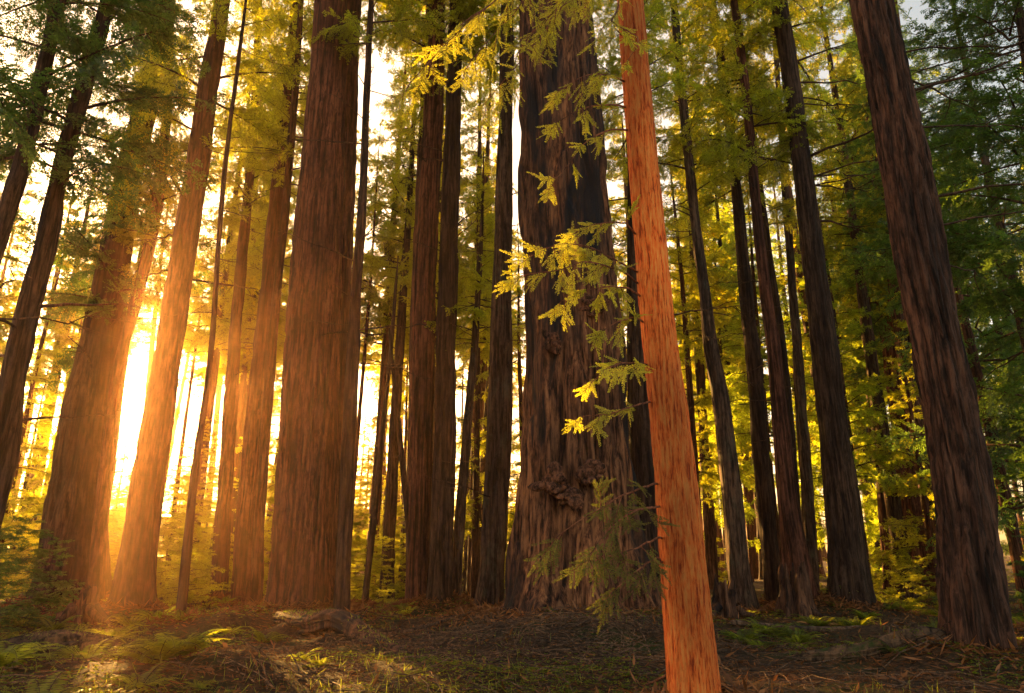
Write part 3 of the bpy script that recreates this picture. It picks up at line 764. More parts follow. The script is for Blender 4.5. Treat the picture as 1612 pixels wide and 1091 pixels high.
# half-grown trees in the middle distance, green to the ground
mids = [(1478, 27, 'dark', 27, 10, 1.1), (1505, 34, 'dark', 34, 13, 1.3), (1455, 38, 'dark', 36, 17, 1.2), (240, 66, 'mid', 36, 20, 1.3), (155, 72, 'mid', 38, 21.5, 1.2), (1385, 30, 'mid', 30, 14.5, 1.0), (1440, 31, 'dark', 32, 13, 1.0), (205, 58, 'mid', 9, 0.5, 1.0), (190, 44, 'mid', 6, 0.3, .8), (232, 50, 'mid', 7, 0.3, .7), (165, 50, 'mid', 8, 0.5, .9), (330, 40, 'mid', 30, 13, 1.1), (402, 36, 'mid', 27, 12, .9), (595, 36, 'mid', 28, 11, 1.0), (622, 30, 'mid', 26, 12, .8), (650, 52, 'mid', 32, 10, 1.2), (760, 40, 'mid', 30, 11, 1.0), (745, 33, 'mid', 26, 13, .7),
        (1425, 42, 'mid', 32, 12, 1.3), (1470, 36, 'dark', 28, 10, 1.2), (1450, 50, 'mid', 38, 18, 1.4), (1350, 50, 'mid', 36, 14, 1.4), (1130, 48, 'mid', 36, 14, 1.4), (1180, 56, 'mid', 40, 18, 1.4), (-30, 46, 'mid', 14, 1, 1), (60, 52, 'mid', 13, 1, 1.1), (118, 40, 'mid', 12, 1, .7), (275, 48, 'mid', 12, 1, .9), (300, 62, 'mid', 16, 1, 1.1), (345, 52, 'mid', 13, 1, 1), (395, 58, 'mid', 17, 1, 1.1), (425, 47, 'mid', 12, 1, .9), (470, 66, 'mid', 17, 1, 1.2), (525, 50, 'mid', 14, 1, .9), (590, 62, 'mid', 17, 1, 1.1), (640, 48, 'mid', 15, 1, .8), (690, 56, 'mid', 18, 1, 1), (735, 45, 'mid', 16, 1, .8), (790, 52, 'mid', 18, 1, 1), (160, 75, 'mid', 12, 1, 1.2), (240, 78, 'mid', 13, 1, 1.2), 
        (-60, 26, 'mid', 17, 2, .9), (40, 34, 'mid', 15, 2, .9), (330, 38, 'mid', 16, 3, .8), (450, 40, 'mid', 18, 4, .9), (612, 44, 'mid', 15, 1.5, .8), (560, 60, 'mid', 17, 2, .9),
        (752, 27, 'mid', 13, 2.5, .55), (830, 38, 'mid', 17, 3, .9), (985, 27, 'mid', 20, 5, .7), (1085, 32, 'mid', 19, 3, .9), (1140, 40, 'mid', 18, 2, .9), (1200, 34, 'mid', 18, 5, .8), (1290, 40, 'mid', 17, 2, 1),
        (1330, 30, 'mid', 15, 4, .8), (1400, 40, 'mid', 18, 2, .9), (1430, 29, 'mid', 10, 1.2, .7), (1500, 34, 'mid', 17, 3, 1), (1560, 24, 'dark', 20, 3, 1.0), (1640, 20, 'dark', 19, 2.5, 1.1), (1600, 32, 'dark', 22, 4, 1.1), (1700, 28, 'dark', 20, 2, 1.1), (1520, 46, 'mid', 18, 2, 1)]
for (px, D, kind, h, z0, cr) in mids:
    if 250 < px < 770 and D >= 44 and z0 < 5: h = 7 + (int(px) % 5)          # young growth, low enough to let the sun over
    if (px, D) == (330, 38): h = 7
    wood_tree(px, D, kind, h + 3, h - z0 + 2, z0, cr, 'young_redwood_tree', 'half-grown leafy redwood', group='half-grown redwoods', fat=0.9)
# woods beyond, low enough for the sun to come over them, and tall redwoods whose crowns hang above its path
rg = np.random.default_rng(404)
k = 0
while k < 34:
    px = rg.uniform(-130, 900); D = rg.uniform(72, 128)
    if not free(px, D, 4.0): continue
    top = (7.6 if abs(px - SUNX) > 70 else 7.0) / 57.3 * D
    wood_tree(px, D, 'far', top * rg.uniform(0.8, 1.05) + 2, top * rg.uniform(0.85, 1.1), 0.5, rg.uniform(0.9, 1.3), 'young_redwood_tree', 'distant bushy tree', group='low trees of the distant wood')
    k += 1
k = 0
while k < 15:
    px = rg.uniform(-130, 640); D = rg.uniform(84, 130)
    if abs(px - SUNX) < 22 or not free(px, D, 4.0): continue
    wood_tree(px, D, 'far', 54, rg.uniform(26, 30), rg.uniform(0.245, 0.30) * D, rg.uniform(1.2, 1.7), 'redwood_tree', 'distant tall redwood', group='tall redwoods of the distant wood', fat=0.8)
    k += 1
for px in (262, 296, 322, 418, 560, 592, 604, 618, 628, 642, 728, 750, 776, 1010, 1100, 1160, 1300, 1330, 1385, 1590):
    D = rg.uniform(34, 62)
    wood_tree(px, D, 'low', rg.uniform(18, 26), rg.uniform(8, 11), rg.uniform(12, 15), rg.uniform(0.9, 1.3), 'young_tree', 'thin pole-like tree', group='thin pole-like trees', fat=rg.uniform(0.4, 0.75))
for px, D in ((575, 34), (600, 38), (628, 33), (560, 46), (615, 50), (640, 42), (275, 34), (320, 40), (300, 33), (355, 44), (395, 40), (440, 36)):
    x = (px - 806) / F_PX * D
    root = empty('bush', (x, D, gz(x, D)), rg.uniform(0, 6.28))
    c = link('foliage', CR['low'][rg.integers(3)], root, (0, 0, -0.3)); c.scale = (1.15, 1.15, rg.uniform(0.8, 1.05))
    later(root, px, D, 'leafy bush', 'bush', 'bushes of the undergrowth')
for px, D, h in ((556, 88, 17), (572, 94, 19), (586, 82, 16), (602, 96, 20), (622, 86, 17), (640, 92, 19), (302, 90, 15), (322, 84, 14), (425, 90, 18), (742, 84, 19)):
    wood_tree(px, D, 'far', h + 1, h, 0.6, rg.uniform(0.55, 0.75), 'young_redwood_tree', 'distant bushy tree', group='low trees of the distant wood')
# undergrowth bushes
n = 0
while n < 84:
    px = rf.uniform(-60, 1700) if n % 2 else rf.uniform(-60, 860); D = 25 + 40 * rf.random()
    if abs(px - SUNX) < 30 and D < 40: continue
    if not free(px, D, 2.2): continue
    x = (px - 806) / F_PX * D * 1.0
    root = empty('bush', (x, D, gz(x, D)), rf.uniform(0, 6.28))
    c = link('foliage', CR['low'][rf.integers(3)], root, (0, 0, -0.2)); s = rf.uniform(0.4, 1.0); c.scale = (s * 1.3, s * 1.3, s * 0.8)
    later(root, px, D, 'leafy bush', 'bush', 'bushes of the undergrowth'); n += 1
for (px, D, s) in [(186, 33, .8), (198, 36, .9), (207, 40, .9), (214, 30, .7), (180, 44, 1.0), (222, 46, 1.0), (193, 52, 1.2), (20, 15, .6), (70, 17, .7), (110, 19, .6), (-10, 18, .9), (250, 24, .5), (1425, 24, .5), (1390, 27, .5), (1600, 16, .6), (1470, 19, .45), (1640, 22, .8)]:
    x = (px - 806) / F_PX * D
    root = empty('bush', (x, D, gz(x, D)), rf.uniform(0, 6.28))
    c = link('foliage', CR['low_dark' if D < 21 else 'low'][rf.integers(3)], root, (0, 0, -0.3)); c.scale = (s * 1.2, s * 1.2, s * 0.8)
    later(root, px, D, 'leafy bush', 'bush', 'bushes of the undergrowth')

# ------------------------------------------------------------------ sprays of the orange tree hanging before the giant
def along(pts, q):
    pts = np.asarray(pts, float); seg = np.concatenate([[0], np.cumsum(np.linalg.norm(np.diff(pts, axis=0), axis=1))])
    return np.stack([np.interp(np.asarray(q) * seg[-1], seg, pts[:, k]) for k in range(3)], -1), seg[-1]
def spray(G, rng, o, d, ln, nrm, nf, fl, kl=0.025, kw=0.0075, step=0.0065):
    """a hanging side shoot with flat two-rowed fingers"""
    s = np.linspace(0, 1, 6)
    d = unit(d)
    sag = np.array([0, 0, -0.22])
    pts = o + d[None] * (s * ln)[:, None] + sag[None] * (s ** 2 * ln)[:, None] + rng.normal(0, 0.012, (6, 3)) * s[:, None]
    G.tube(pts, 0.0042 * (1.1 - s) + 0.0012, 4)
    q = np.linspace(0.18, 0.98, nf) + rng.normal(0, 0.02, nf)
    p0, _ = along(pts, np.clip(q, 0, 1))
    tan = unit(np.gradient(pts, axis=0)); tn = unit(np.stack([np.interp(q, s, tan[:, k]) for k in range(3)], -1))
    nn = unit(nrm[None] + rng.normal(0, 0.25, (nf, 3)))
    sg = np.where(np.arange(nf) % 2 == 0, 1, -1)
    fd = unit(rot_in_plane(tn, nn, sg * rng.uniform(0.45, 0.95, nf))); fd[:, 2] -= 0.15; fd = unit(fd)
    l = fl * rng.uniform(0.5, 1.15, nf) * (1.15 - 0.55 * q)
    p0 = np.vstack([p0, pts[-1]]); fd = np.vstack([fd, tan[-1]]); l = np.append(l, fl * 0.9); nn = np.vstack([nn, nrm])
    rows_of_needles(G, p0, fd, l, nn, step, kl, kw, rng, spread=0.95, taper=0.55, v=rng.random(len(l)))
    sd = unit(np.cross(nn, fd))
    V = np.stack([p0 - sd * 0.0016, p0 + sd * 0.0016, p0 + fd * l[:, None] + sd * 0.0008, p0 + fd * l[:, None] - sd * 0.0008], 1)
    G.add(V, np.arange(4 * len(l)).reshape(-1, 4), 1)
def hero_branch(poly, n, ln, seed, mat='leaf_hero', r=0.009, start=0.25, fl=0.19, nf=9, down=0.5, label=None):
    """poly: (x, y, D) in the photograph, from the orange stem outwards"""
    rng = np.random.default_rng(seed)
    py = max(poly[0][1], -80)
    oy = [1240, 1160, 1085, 900, 720, 620, 504, 252, 120, 0, -100]; ox = [1110, 1102, 1092, 1077, 1060, 1049, 1035, 1012, 1001, 992, 984]; ow = [106, 92, 83, 74, 65, 60, 55, 47, 44, 41, 38]
    le = np.interp(py, oy[::-1], ox[::-1]) - 0.5 * np.interp(py, oy[::-1], ow[::-1])
    poly = [(le + 7, poly[0][1], 7.22), (min(poly[1][0], le - 8), poly[1][1], max(poly[1][2], 6.9))] + [q for q in poly[2:]]
    W = np.array([P(*p) for p in poly]); n = int(n * (0.75 if mat == 'leaf_green' else 1.35) + 0.5)
    W4 = smooth_path(np.hstack([W, np.zeros((len(W), 1))]), 22)[:, :3]
    W4 += (fbm(W4 * 9, 2, seed)[:, None] - 0.5) * 0.05
    G = Geo()
    s = np.linspace(0, 1, 22)
    G.tube(W4, r * (1.1 - s) + 0.002, 6)
    tan = unit(np.gradient(W4, axis=0))
    for k in range(n):
        q = start + (1 - start) * (k + rng.uniform(0.1, 0.9)) / n
        o, _ = along(W4, [q]); o = o[0]
        t = np.array([np.interp(q, s, tan[:, c]) for c in range(3)])
        d = t * 0.5 + rng.normal(0, 0.45, 3) + np.array([0, 0, -down])
        nrm = unit(np.array([rng.normal(0, 0.5), -1.0, 0.7 + rng.normal(0, 0.4)]))
        spray(G, rng, o, d, ln * rng.uniform(0.6, 1.2), nrm, nf, fl)
    spray(G, rng, W4[-1], tan[-1] + np.array([0, 0, -0.2]), ln, unit(np.array([0.2, -1, 0.6])), nf, fl)
    me = G.mesh('branch', [M[mat], M['twig_red']])
    o = link('branch', me, orange, (-orange.location.x, -orange.location.y, -orange.location.z))
    # move the mesh origin to where the limb leaves the stem
    off = W4[0]
    me.transform(Matrix.Translation(-Vector(off))); o.location = Vector(off) - orange.location
    if label: o['label'] = label
    return o
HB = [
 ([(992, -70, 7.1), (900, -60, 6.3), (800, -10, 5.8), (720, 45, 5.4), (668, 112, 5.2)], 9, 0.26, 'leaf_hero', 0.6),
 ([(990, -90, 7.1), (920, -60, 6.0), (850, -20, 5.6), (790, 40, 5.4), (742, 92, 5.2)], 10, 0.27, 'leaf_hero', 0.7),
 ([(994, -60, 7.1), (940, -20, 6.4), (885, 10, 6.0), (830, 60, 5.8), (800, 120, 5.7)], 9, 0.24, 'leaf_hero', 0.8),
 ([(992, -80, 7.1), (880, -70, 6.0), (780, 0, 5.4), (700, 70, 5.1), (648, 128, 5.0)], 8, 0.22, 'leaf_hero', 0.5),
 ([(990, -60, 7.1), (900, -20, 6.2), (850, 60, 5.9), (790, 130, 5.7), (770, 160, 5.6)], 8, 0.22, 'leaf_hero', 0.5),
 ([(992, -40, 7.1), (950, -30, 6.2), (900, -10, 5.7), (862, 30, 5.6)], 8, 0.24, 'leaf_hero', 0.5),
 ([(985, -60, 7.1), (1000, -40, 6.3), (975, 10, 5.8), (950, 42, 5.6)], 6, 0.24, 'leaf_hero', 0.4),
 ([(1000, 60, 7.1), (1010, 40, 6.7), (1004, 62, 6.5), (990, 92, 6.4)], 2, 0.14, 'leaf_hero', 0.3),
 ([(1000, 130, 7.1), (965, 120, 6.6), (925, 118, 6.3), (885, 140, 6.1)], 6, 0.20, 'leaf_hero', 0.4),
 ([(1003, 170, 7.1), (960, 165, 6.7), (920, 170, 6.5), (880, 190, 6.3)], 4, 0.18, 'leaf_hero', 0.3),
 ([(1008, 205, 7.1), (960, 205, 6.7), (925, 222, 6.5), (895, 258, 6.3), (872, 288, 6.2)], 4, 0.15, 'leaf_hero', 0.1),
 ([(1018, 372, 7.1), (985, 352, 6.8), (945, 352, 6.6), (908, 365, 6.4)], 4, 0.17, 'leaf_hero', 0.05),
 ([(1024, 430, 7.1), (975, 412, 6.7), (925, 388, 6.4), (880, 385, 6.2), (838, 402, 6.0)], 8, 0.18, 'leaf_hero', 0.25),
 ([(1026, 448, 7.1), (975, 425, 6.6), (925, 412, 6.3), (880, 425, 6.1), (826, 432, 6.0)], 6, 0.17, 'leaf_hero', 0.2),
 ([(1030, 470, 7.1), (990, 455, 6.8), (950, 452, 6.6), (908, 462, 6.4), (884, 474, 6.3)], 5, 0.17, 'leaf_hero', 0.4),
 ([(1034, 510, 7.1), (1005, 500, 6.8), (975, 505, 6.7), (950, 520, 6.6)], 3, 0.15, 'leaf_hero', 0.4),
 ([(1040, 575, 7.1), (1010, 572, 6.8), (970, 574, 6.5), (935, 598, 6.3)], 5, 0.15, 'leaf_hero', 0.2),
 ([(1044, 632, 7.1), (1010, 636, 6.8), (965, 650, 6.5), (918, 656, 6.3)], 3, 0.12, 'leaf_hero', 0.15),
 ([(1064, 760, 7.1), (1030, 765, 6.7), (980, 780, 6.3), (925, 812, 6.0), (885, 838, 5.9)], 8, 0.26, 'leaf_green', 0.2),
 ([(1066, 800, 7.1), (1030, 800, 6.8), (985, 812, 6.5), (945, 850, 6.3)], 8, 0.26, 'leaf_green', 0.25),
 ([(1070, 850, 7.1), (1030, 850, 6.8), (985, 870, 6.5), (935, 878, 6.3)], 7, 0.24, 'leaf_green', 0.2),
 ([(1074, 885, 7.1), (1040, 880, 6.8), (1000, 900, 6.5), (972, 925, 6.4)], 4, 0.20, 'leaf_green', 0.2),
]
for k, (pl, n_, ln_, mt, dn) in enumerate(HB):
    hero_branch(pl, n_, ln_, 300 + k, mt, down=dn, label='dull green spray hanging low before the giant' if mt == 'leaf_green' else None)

# ------------------------------------------------------------------ ferns
def fern_mesh(name, seed, nf, L, mat):
    rng = np.random.default_rng(seed); G = Geo()
    for k in range(nf):
        az = k * 2.4 + rng.normal(0, 0.3); l = L * rng.uniform(0.65, 1.15)
        s = np.linspace(0, 1, 9)
        up = rng.uniform(0.55, 1.05); out = 1.0
        h = np.array([math.cos(az), math.sin(az), 0])
        pts = h[None] * (out * l * (s ** 1.15) * 0.85)[:, None] + np.array([0, 0, 1.0])[None] * (l * (up * s - 0.75 * up * s ** 2.4))[:, None]
        G.tube(pts, 0.004 * (1.1 - s) + 0.001, 3)
        q = np.linspace(0.14, 0.99, 34)
        p, _ = along(pts, q); tn = unit(np.gradient(pts, axis=0)); t = unit(np.stack([np.interp(q, s, tn[:, c]) for c in range(3)], -1))
        sd = unit(np.cross(t, np.array([0, 0, 1.0]) + 0.001))
        wd = l * 0.15 * np.sin(np.clip(q * 1.1 + 0.12, 0, 1) * math.pi) ** 0.6 * (1.1 - q * 0.5) + 0.01
        v = np.full(len(q), rng.random())
        for sg in (1, -1):
            d = unit(sd * sg + t * 0.35 + np.array([0, 0, -0.25]) + rng.normal(0, 0.08, (len(q), 3)))
            G.kites(p, d, unit(np.cross(d, np.cross(t, sd)) ) , wd, 0.020 * L / 0.7, rng, var=np.clip(v + rng.normal(0, 0.1, len(q)), 0, 1))
    return G.mesh(name, [M[mat], M['twig']])
ferns = [fern_mesh('fronds', 700 + k, (16, 20, 13, 18)[k], (0.75, 0.9, 0.6, 0.8)[k], 'fern') for k in range(4)]
rq = np.random.default_rng(5)
def put_fern(px, D, s):
    x = (px - 806) / F_PX * (D * math.cos(PITCH) + 0.2)
    if abs(px - 1105) < 45 and D < 9.5: return
    for (a, d_, _l) in TREES[:NAMED]:
        if abs(d_ - D) < 1.0 and abs(a - px) < 60: D += 0.0
    root = empty('fern', (x, D, gz(x, D) - 0.03), rq.uniform(0, 6.28))
    f = link('fronds', ferns[rq.integers(4)], root); f.scale = (s, s, s * rq.uniform(0.8, 1.15))
    f.rotation_euler = (rq.normal(0, 0.1), rq.normal(0, 0.1), 0)
    later(root, px, D, 'sword fern', 'fern', 'sword ferns on the forest floor')
def fern_patch(n, x0, x1, d0, d1, s0, s1):
    for _ in range(n):
        put_fern(rq.uniform(x0, x1), rq.uniform(d0, d1), rq.uniform(s0, s1))
fern_patch(22, -20, 330, 7.0, 13, 0.6, 1.1)
fern_patch(12, -20, 230, 13, 19, 0.7, 1.2)
fern_patch(9, 255, 440, 14, 24, 0.6, 1.1)
fern_patch(10, 1130, 1310, 13, 17.5, 0.6, 1.0)
fern_patch(10, 1150, 1480, 17, 22, 0.6, 1.1)
fern_patch(16, 1375, 1490, 23, 33, 0.8, 1.4)
fern_patch(7, 1580, 1640, 13, 24, 0.7, 1.2)
fern_patch(5, 545, 760, 24, 30, 0.6, 0.9)
fern_patch(8, 330, 700, 8, 12, 0.3, 0.6)
fern_patch(16, 300, 780, 21, 28, 0.5, 1.0)
fern_patch(8, 1120, 1480, 19.5, 26, 0.6, 1.0)
fern_patch(5, 680, 1030, 15, 16.5, 0.25, 0.45)
fern_patch(12, 1150, 1480, 13, 18, 0.5, 0.9)
fern_patch(6, 440, 620, 14.5, 18, 0.35, 0.6)
fern_patch(5, 1280, 1500, 10.5, 13, 0.5, 0.8)
put_fern(500, 16.8, 0.55); put_fern(1150, 14.2, 0.8); put_fern(1095, 17.5, 0.6)

# ------------------------------------------------------------------ fallen wood, stumps, roots
def log_mesh(name, pts, rad, seed, mat, k=72, n=120, rough=0.2):
    W = smooth_path(np.hstack([np.asarray(pts, float), np.asarray(rad, float)[:, None]]), n)
    c, r = W[:, :3], W[:, 3]
    t = unit(np.gradient(c, axis=0)); A = unit(np.cross(t, np.array([0, 0, 1.0]))); B = np.cross(A, t)
    th = np.arange(k) * 2 * math.pi / k
    seg = np.concatenate([[0], np.cumsum(np.linalg.norm(np.diff(c, axis=0), axis=1))])
    q = np.stack(np.broadcast_arrays(np.cos(th)[None] * 1.6, np.sin(th)[None] * 1.6, (seg * 0.9)[:, None]), -1)
    rr = r[:, None] * (1 + (fbm(q * 1.5 + seed, 3, seed) - 0.5) * rough * 4 + (fbm(q * np.array([7, 7, 1.5]), 2, seed + 1) - 0.5) * rough * 1.5)
    V = c[:, None] + rr[..., None] * (np.cos(th)[None, :, None] * A[:, None] + np.sin(th)[None, :, None] * B[:, None])
    V = np.concatenate([V, V[-1:].mean(1, keepdims=True) * 0.75 + V[-1:] * 0.25], 0)
    V = np.concatenate([V[:1].mean(1, keepdims=True) * 0.75 + V[:1] * 0.25, V], 0)
    m = len(V)
    i = np.arange(m - 1)[:, None] * k; j = np.arange(k)[None]; j2 = (j + 1) % k
    Q = np.stack([i + j, i + j2, i + k + j2, i + k + j], -1)
    return np_mesh(name, V, Q, [M[mat]], smooth=True)
def gp(px, D, dz=0.0):
    x = (px - 806) / F_PX * (D * math.cos(PITCH) + 0.2)
    return np.array([x, D, gz(x, D) + dz])
def moss_on(G, pts, rad, seed, n=700):
    rng = np.random.default_rng(seed)
    W = smooth_path(np.hstack([np.asarray(pts, float), np.asarray(rad, float)[:, None]]), 80)
    i = rng.integers(0, 80, n); keep = fbm(np.stack([i * 0.13, i * 0, i * 0], -1), 2, seed) > 0.42; i = i[keep]
    a = rng.normal(1.57, 0.75, len(i)); t = unit(np.gradient(W[:, :3], axis=0))[i]
    A = unit(np.cross(t, np.array([0, 0, 1.0]))); B = np.cross(A, t)
    o = np.cos(a)[:, None] * A + np.sin(a)[:, None] * B
    p = W[i, :3] + o * W[i, 3][:, None] * rng.uniform(0.9, 1.12, len(i))[:, None] + t * rng.uniform(-0.05, 0.05, len(i))[:, None]
    d = unit(o + rng.normal(0, 0.6, (len(i), 3)))
    G.kites(p, d, unit(np.cross(d, t + 0.01)), rng.uniform(0.03, 0.07, len(i)), 0.014, rng)
def fallen(label, pts, rad, seed, mat='mossy', moss=True, twigs=0, name='fallen_log', cat='log'):
    base = pts[0]
    root = empty(name, base)
    me = log_mesh('log_body', pts, rad, seed, mat)
    G = Geo(); nv = len(me.vertices); co = np.zeros(nv * 3); me.vertices.foreach_get('co', co)
    nq = len(me.polygons); qi = np.zeros(nq * 4, dtype=np.int64); me.loops.foreach_get('vertex_index', qi)
    G.add(co.reshape(-1, 3), qi.reshape(-1, 4), 1)
    if moss: moss_on(G, pts, rad, seed + 1)
    me = G.mesh('log_body', [M['cover'], M[mat]], True); me.transform(Matrix.Translation(-Vector(base)))
    link('log_body', me, root)
    rng = np.random.default_rng(seed)
    for k in range(twigs):
        q = rng.uniform(0, 1); p, _ = along(pts, [q])
        dead_limb(rng, p[0] - base, rng.uniform(0, 6.28), rng.uniform(0.4, 1.1), rng.uniform(-0.3, 0.3), 0.012, root, 2)
    return tag(root, label, cat)
fallen('mossy rotting log with sunlit top lying left of the middle, before the great straight trunk',
       [gp(452, 17.2, 0.15), gp(500, 15.8, 0.2), gp(545, 14.6, 0.2), gp(600, 13.2, 0.12), gp(648, 12.2, 0.02)], [0.17, 0.22, 0.20, 0.15, 0.06], 41, mat='stump', twigs=22)
fallen('dark low log lying on the floor before the massive near trunk', [gp(1225, 11.6, 0.02), gp(1330, 11.2, 0.08), gp(1420, 11.0, 0.08), gp(1500, 10.9, 0.0)], [0.08, 0.14, 0.15, 0.10], 42, twigs=5)
fallen('thin fallen pole in the green clearing right of the orange trunk', [gp(1140, 15.4, 0.08), gp(1260, 15.8, 0.10), gp(1390, 16.6, 0.06)], [0.05, 0.06, 0.04], 43, mat='deadwood', moss=False, twigs=4, name='fallen_pole')
fallen('long thin dead branch lying between the giant and the paired middle trunks', [gp(560, 15.0, 0.05), gp(650, 15.6, 0.10), gp(742, 17.2, 0.05)], [0.02, 0.03, 0.015], 44, mat='deadwood', moss=False, twigs=5, name='fallen_branch', cat='branch')
fallen('old log half sunk in the ferns at the lower left', [gp(20, 11.0, 0.1), gp(130, 11.6, 0.18), gp(250, 12.6, 0.08)], [0.2, 0.22, 0.14], 45, twigs=4)
fallen('pale crooked twig leaning by the foot of the orange trunk', [gp(1000, 9.4, 0.05), gp(1020, 9.2, 0.14), gp(1048, 8.8, 0.30)], [0.008, 0.012, 0.014], 46, mat='twig_red', moss=False, twigs=2, name='fallen_branch', cat='branch')

def stump(label, px, D, h, r, seed):
    rng = np.random.default_rng(seed); b = gp(px, D); root = empty('stump', b)
    rows = [[0, 0, -0.3, r * 1.15], [0.02, 0, h * 0.5, r * 0.9], [0.05, 0, h, r * 0.85]]
    V, Q = trunk_geo(rows, seed, 90, 120, 0.12, ffreq=3.0, flare=0.6, fluting=0.08)
    V = V.reshape(90, 120, 3)
    th = np.arange(120) * 2 * math.pi / 120
    jag = fbm(np.stack([np.cos(th) * 3, np.sin(th) * 3, th * 0], -1), 3, seed) 
    f = (V[..., 2] / h).clip(0, 1)
    V[..., 2] = V[..., 2] * (1 - f * 0) * (0.35 + 1.1 * jag)[None] ** (f > 0)
    inner = V[-1:].copy(); inner[..., :2] *= 0.55; inner[..., 2] -= 0.25
    bot = inner.copy(); bot[..., :2] *= 0.2; bot[..., 2] = h * 0.25
    V = np.concatenate([V, inner, bot]); m = len(V); k = 120
    i = np.arange(m - 1)[:, None] * k; j = np.arange(k)[None]; j2 = (j + 1) % k
    link('stump_body', np_mesh('stump_body', V, np.stack([i + j, i + j2, i + k + j2, i + k + j], -1), [M['stump']], smooth=True), root)
    G = Geo()
    for a in rng.uniform(0, 6.28, 6):                          # bared roots
        s = np.linspace(0, 1, 8); L_ = rng.uniform(0.6, 1.2)
        hd = np.array([math.cos(a), math.sin(a), 0])
        pts = hd * (r * 0.7 + s * L_)[:, None] + np.array([0, 0, 1.0]) * (0.35 * (1 - s) ** 2 - 0.1 * s)[:, None] + rng.normal(0, 0.03, (8, 3))
        G.tube(pts, 0.10 * (1.1 - s), 8, 0)
    link('root', G.mesh('root', [M['stump']], True), root)
    tag(root, label, 'stump')
stump('jagged black stump at the foot of the redwood with the sunlit edge', 1236, 20.6, 1.3, 0.42, 51)
stump('broken dark stump just right of the orange trunk, half hidden by twigs', 1132, 20.0, 1.0, 0.36, 52)
stump('small rotten stump in the undergrowth left of the large leaning trunk', 150, 17.5, 0.7, 0.3, 53)

# ------------------------------------------------------------------ litter, clover and sticks: nobody could count them
def scatter(name, n, seed, mat, ln, wd, dmin, dmax, flat, mask=None, label='', lift=0.01, cluster=1):
    rng = np.random.default_rng(seed)
    D = dmin * (dmax / dmin) ** rng.random(n) if flat else rng.uniform(dmin, dmax, n)
    x = rng.uniform(-0.86, 0.86, n) * D
    if mask is not None:
        k = mask(x, D) > rng.random(n); x, D = x[k], D[k]
    z = ground(x, D) + 0.035 * (fbm(np.stack([x * 5, D * 5, x * 0], -1), 3, 21) - 0.5) * (np.abs(D - 10) < 17) + rng.uniform(0, lift, len(x))
    G = Geo(); n = len(x)
    p = np.stack([x, D, z], -1)
    sc_ = (D / 9) ** 0.6
    return rng, p, sc_, G
def patch(x, y, f=0.35, s=5, lo=0.45, hi=0.6):
    v = fbm(np.stack([x * f, y * f, x * 0], -1), 3, s)
    return np.clip((v - lo) / (hi - lo), 0, 1)
rng, p, k_, G = scatter('litter', 110000, 1, 'litter', 0, 0, 4.5, 34, True, lambda x, y: 0.35 + 0.65 * (1 - patch(x, y)), lift=0.05)
d = unit(np.stack([rng.normal(0, 1, len(p)), rng.normal(0, 1, len(p)), rng.normal(0, 0.22, len(p))], -1))
sd = unit(np.cross(d, np.array([0, 0, 1.0]) + rng.normal(0, 0.3, (len(p), 3))))
G.kites(p, d, sd, rng.uniform(0.05, 0.16, len(p)) * k_, rng.uniform(0.006, 0.018, len(p)) * k_, rng)
tag(link('litter', G.mesh('litter', [M['litter']])), 'brown redwood needles and bark flakes strewn over the forest floor', kind='stuff')
rng, p, k_, G = scatter('clover', 90000, 2, 'cover', 0, 0, 4.5, 46, True, lambda x, y: patch(x, y, 0.3, 8, 0.50, 0.64), lift=0.07)
for q in range(3):
    a = rng.uniform(0, 6.28, len(p)) if q == 0 else a + 2.09
    d = unit(np.stack([np.cos(a), np.sin(a), rng.uniform(0.0, 0.6, len(p))], -1))
    sd = unit(np.cross(d, np.array([0, 0, 1.0]) + rng.normal(0, 0.2, (len(p), 3))))
    G.kites(p, d, sd, rng.uniform(0.025, 0.05, len(p)) * k_, rng.uniform(0.02, 0.036, len(p)) * k_, rng)
tag(link('ground_cover', G.mesh('ground_cover', [M['cover']])), 'low green sorrel and moss spreading between the trees', kind='stuff')
rng, p, k_, G = scatter('grass', 16000, 4, 'cover', 0, 0, 5, 40, True, lambda x, y: 0.7 * patch(x, y, 0.5, 13, 0.56, 0.68), lift=0.01)
d = unit(np.stack([rng.normal(0, 0.5, len(p)), rng.normal(0, 0.5, len(p)), np.ones(len(p))], -1))
G.kites(p, d, unit(np.cross(d, rng.normal(0, 1, (len(p), 3)))), rng.uniform(0.06, 0.22, len(p)), 0.008 * k_, rng)
tag(link('grass', G.mesh('grass', [M['cover']])), 'thin grass blades among the forest litter', kind='stuff')
rng, p, k_, G = scatter('bark', 5000, 6, 'litter', 0, 0, 5.0, 24, True, None, lift=0.04)
d = unit(np.stack([rng.normal(0, 1, len(p)), rng.normal(0, 1, len(p)), rng.normal(0, 0.3, len(p))], -1))
G.kites(p, d, unit(np.cross(d, np.array([0, 0, 1.0]) + rng.normal(0, 0.5, (len(p), 3)))), rng.uniform(0.06, 0.28, len(p)), rng.uniform(0.02, 0.06, len(p)), rng)
tag(link('bark_flakes', G.mesh('bark_flakes', [M['litter']])), 'shed bark flakes and dry sprays on the forest floor', kind='stuff')
rng = np.random.default_rng(66); G = Geo()
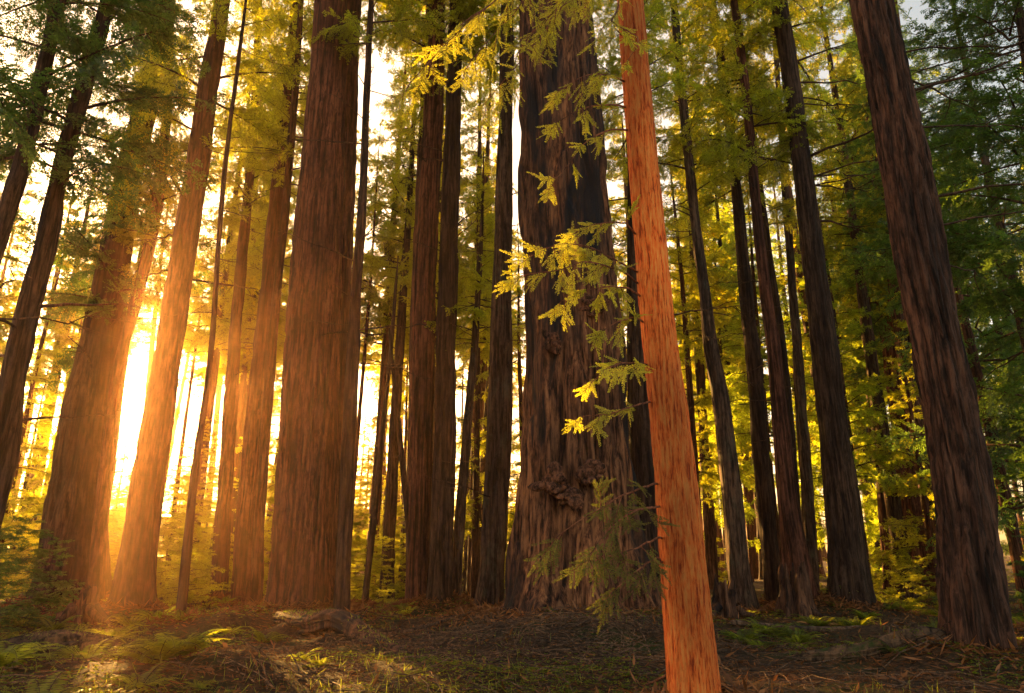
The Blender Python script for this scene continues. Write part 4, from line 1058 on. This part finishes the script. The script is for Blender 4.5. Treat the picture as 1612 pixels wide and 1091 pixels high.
for (mx, my, mr) in MOUNDS:
    if my > 32: continue
    m = int(500 + 1500 * mr); a = rng.uniform(0, 6.28, m); rr = mr * 1.05 + np.abs(rng.normal(0, 0.35 + 0.3 * mr, m))
    x, y = mx + np.cos(a) * rr, my + np.sin(a) * rr
    p = np.stack([x, y, ground(x, y) + rng.uniform(0, 0.10, m)], -1)
    d = unit(np.stack([rng.normal(0, 1, m), rng.normal(0, 1, m), rng.normal(0, 0.5, m)], -1))
    G.kites(p, d, unit(np.cross(d, np.array([0, 0, 1.0]) + rng.normal(0, 0.6, (m, 3)))), rng.uniform(0.06, 0.30, m), rng.uniform(0.012, 0.05, m), rng)
tag(link('bark_duff', G.mesh('bark_duff', [M['litter']])), 'shed bark strips and duff heaped round the feet of the trunks', kind='stuff')
rng, p, k_, G = scatter('sticks', 3200, 3, 'twig', 0, 0, 5.0, 26, True, None, lift=0.03)
ex = np.stack([rng.normal(1.0, 1.9, 1300), rng.normal(13.3, 1.5, 1300)], -1)
p = np.concatenate([p, np.column_stack([ex, ground(ex[:, 0], ex[:, 1]) + rng.uniform(0, 0.05, 1300)])])
for q in range(len(p)):
    a = rng.uniform(0, 6.28); L_ = rng.uniform(0.15, 0.9) * (1 if rng.random() < 0.8 else 1.7); s = np.linspace(0, 1, 5)
    pt = p[q] + np.stack([np.cos(a) * s * L_, np.sin(a) * s * L_, 0.05 * np.sin(s * 3.1) * L_ + rng.uniform(-0.03, 0.16) * s * L_], -1) + rng.normal(0, 0.02, (5, 3)) * L_
    pt[:, 2] += ground(pt[:, 0], pt[:, 1]) - gz(p[q, 0], p[q, 1])
    G.tube(pt, rng.uniform(0.003, 0.011) * (1.1 - s), 4, 0)
tag(link('fallen_twigs', G.mesh('fallen_twigs', [M['deadwood']])), 'dead twigs scattered over the forest floor', kind='stuff')
#DETAIL_END
word_all()

# ------------------------------------------------------------------ the air
def haze():
    hm = bpy.data.materials.new('haze'); hm.use_nodes = True
    nt = hm.node_tree
    for n_ in list(nt.nodes): nt.nodes.remove(n_)
    out = nt.nodes.new('ShaderNodeOutputMaterial')
    pv = nt.nodes.new('ShaderNodeVolumePrincipled')
    pv.inputs['Color'].default_value = (0.98, 0.55, 0.29, 1)
    pv.inputs['Density'].default_value = HAZE
    pv.inputs['Anisotropy'].default_value = 0.80
    nt.links.new(pv.outputs[0], out.inputs['Volume'])
    X0, X1, Y0, Y1, Z0, Z1 = -325, 325, -165, 485, -3.0, 68.0
    V = [(x, y, z) for x in (X0, X1) for y in (Y0, Y1) for z in (Z0, Z1)]
    Q = [(0, 1, 3, 2), (4, 6, 7, 5), (0, 4, 5, 1), (2, 3, 7, 6), (0, 2, 6, 4), (1, 5, 7, 3)]
    o = link('haze', np_mesh('haze', V, Q, [hm]))
    tag(o, 'warm thin mist filling the forest air', kind='stuff')
HAZE = 0.00062
haze()
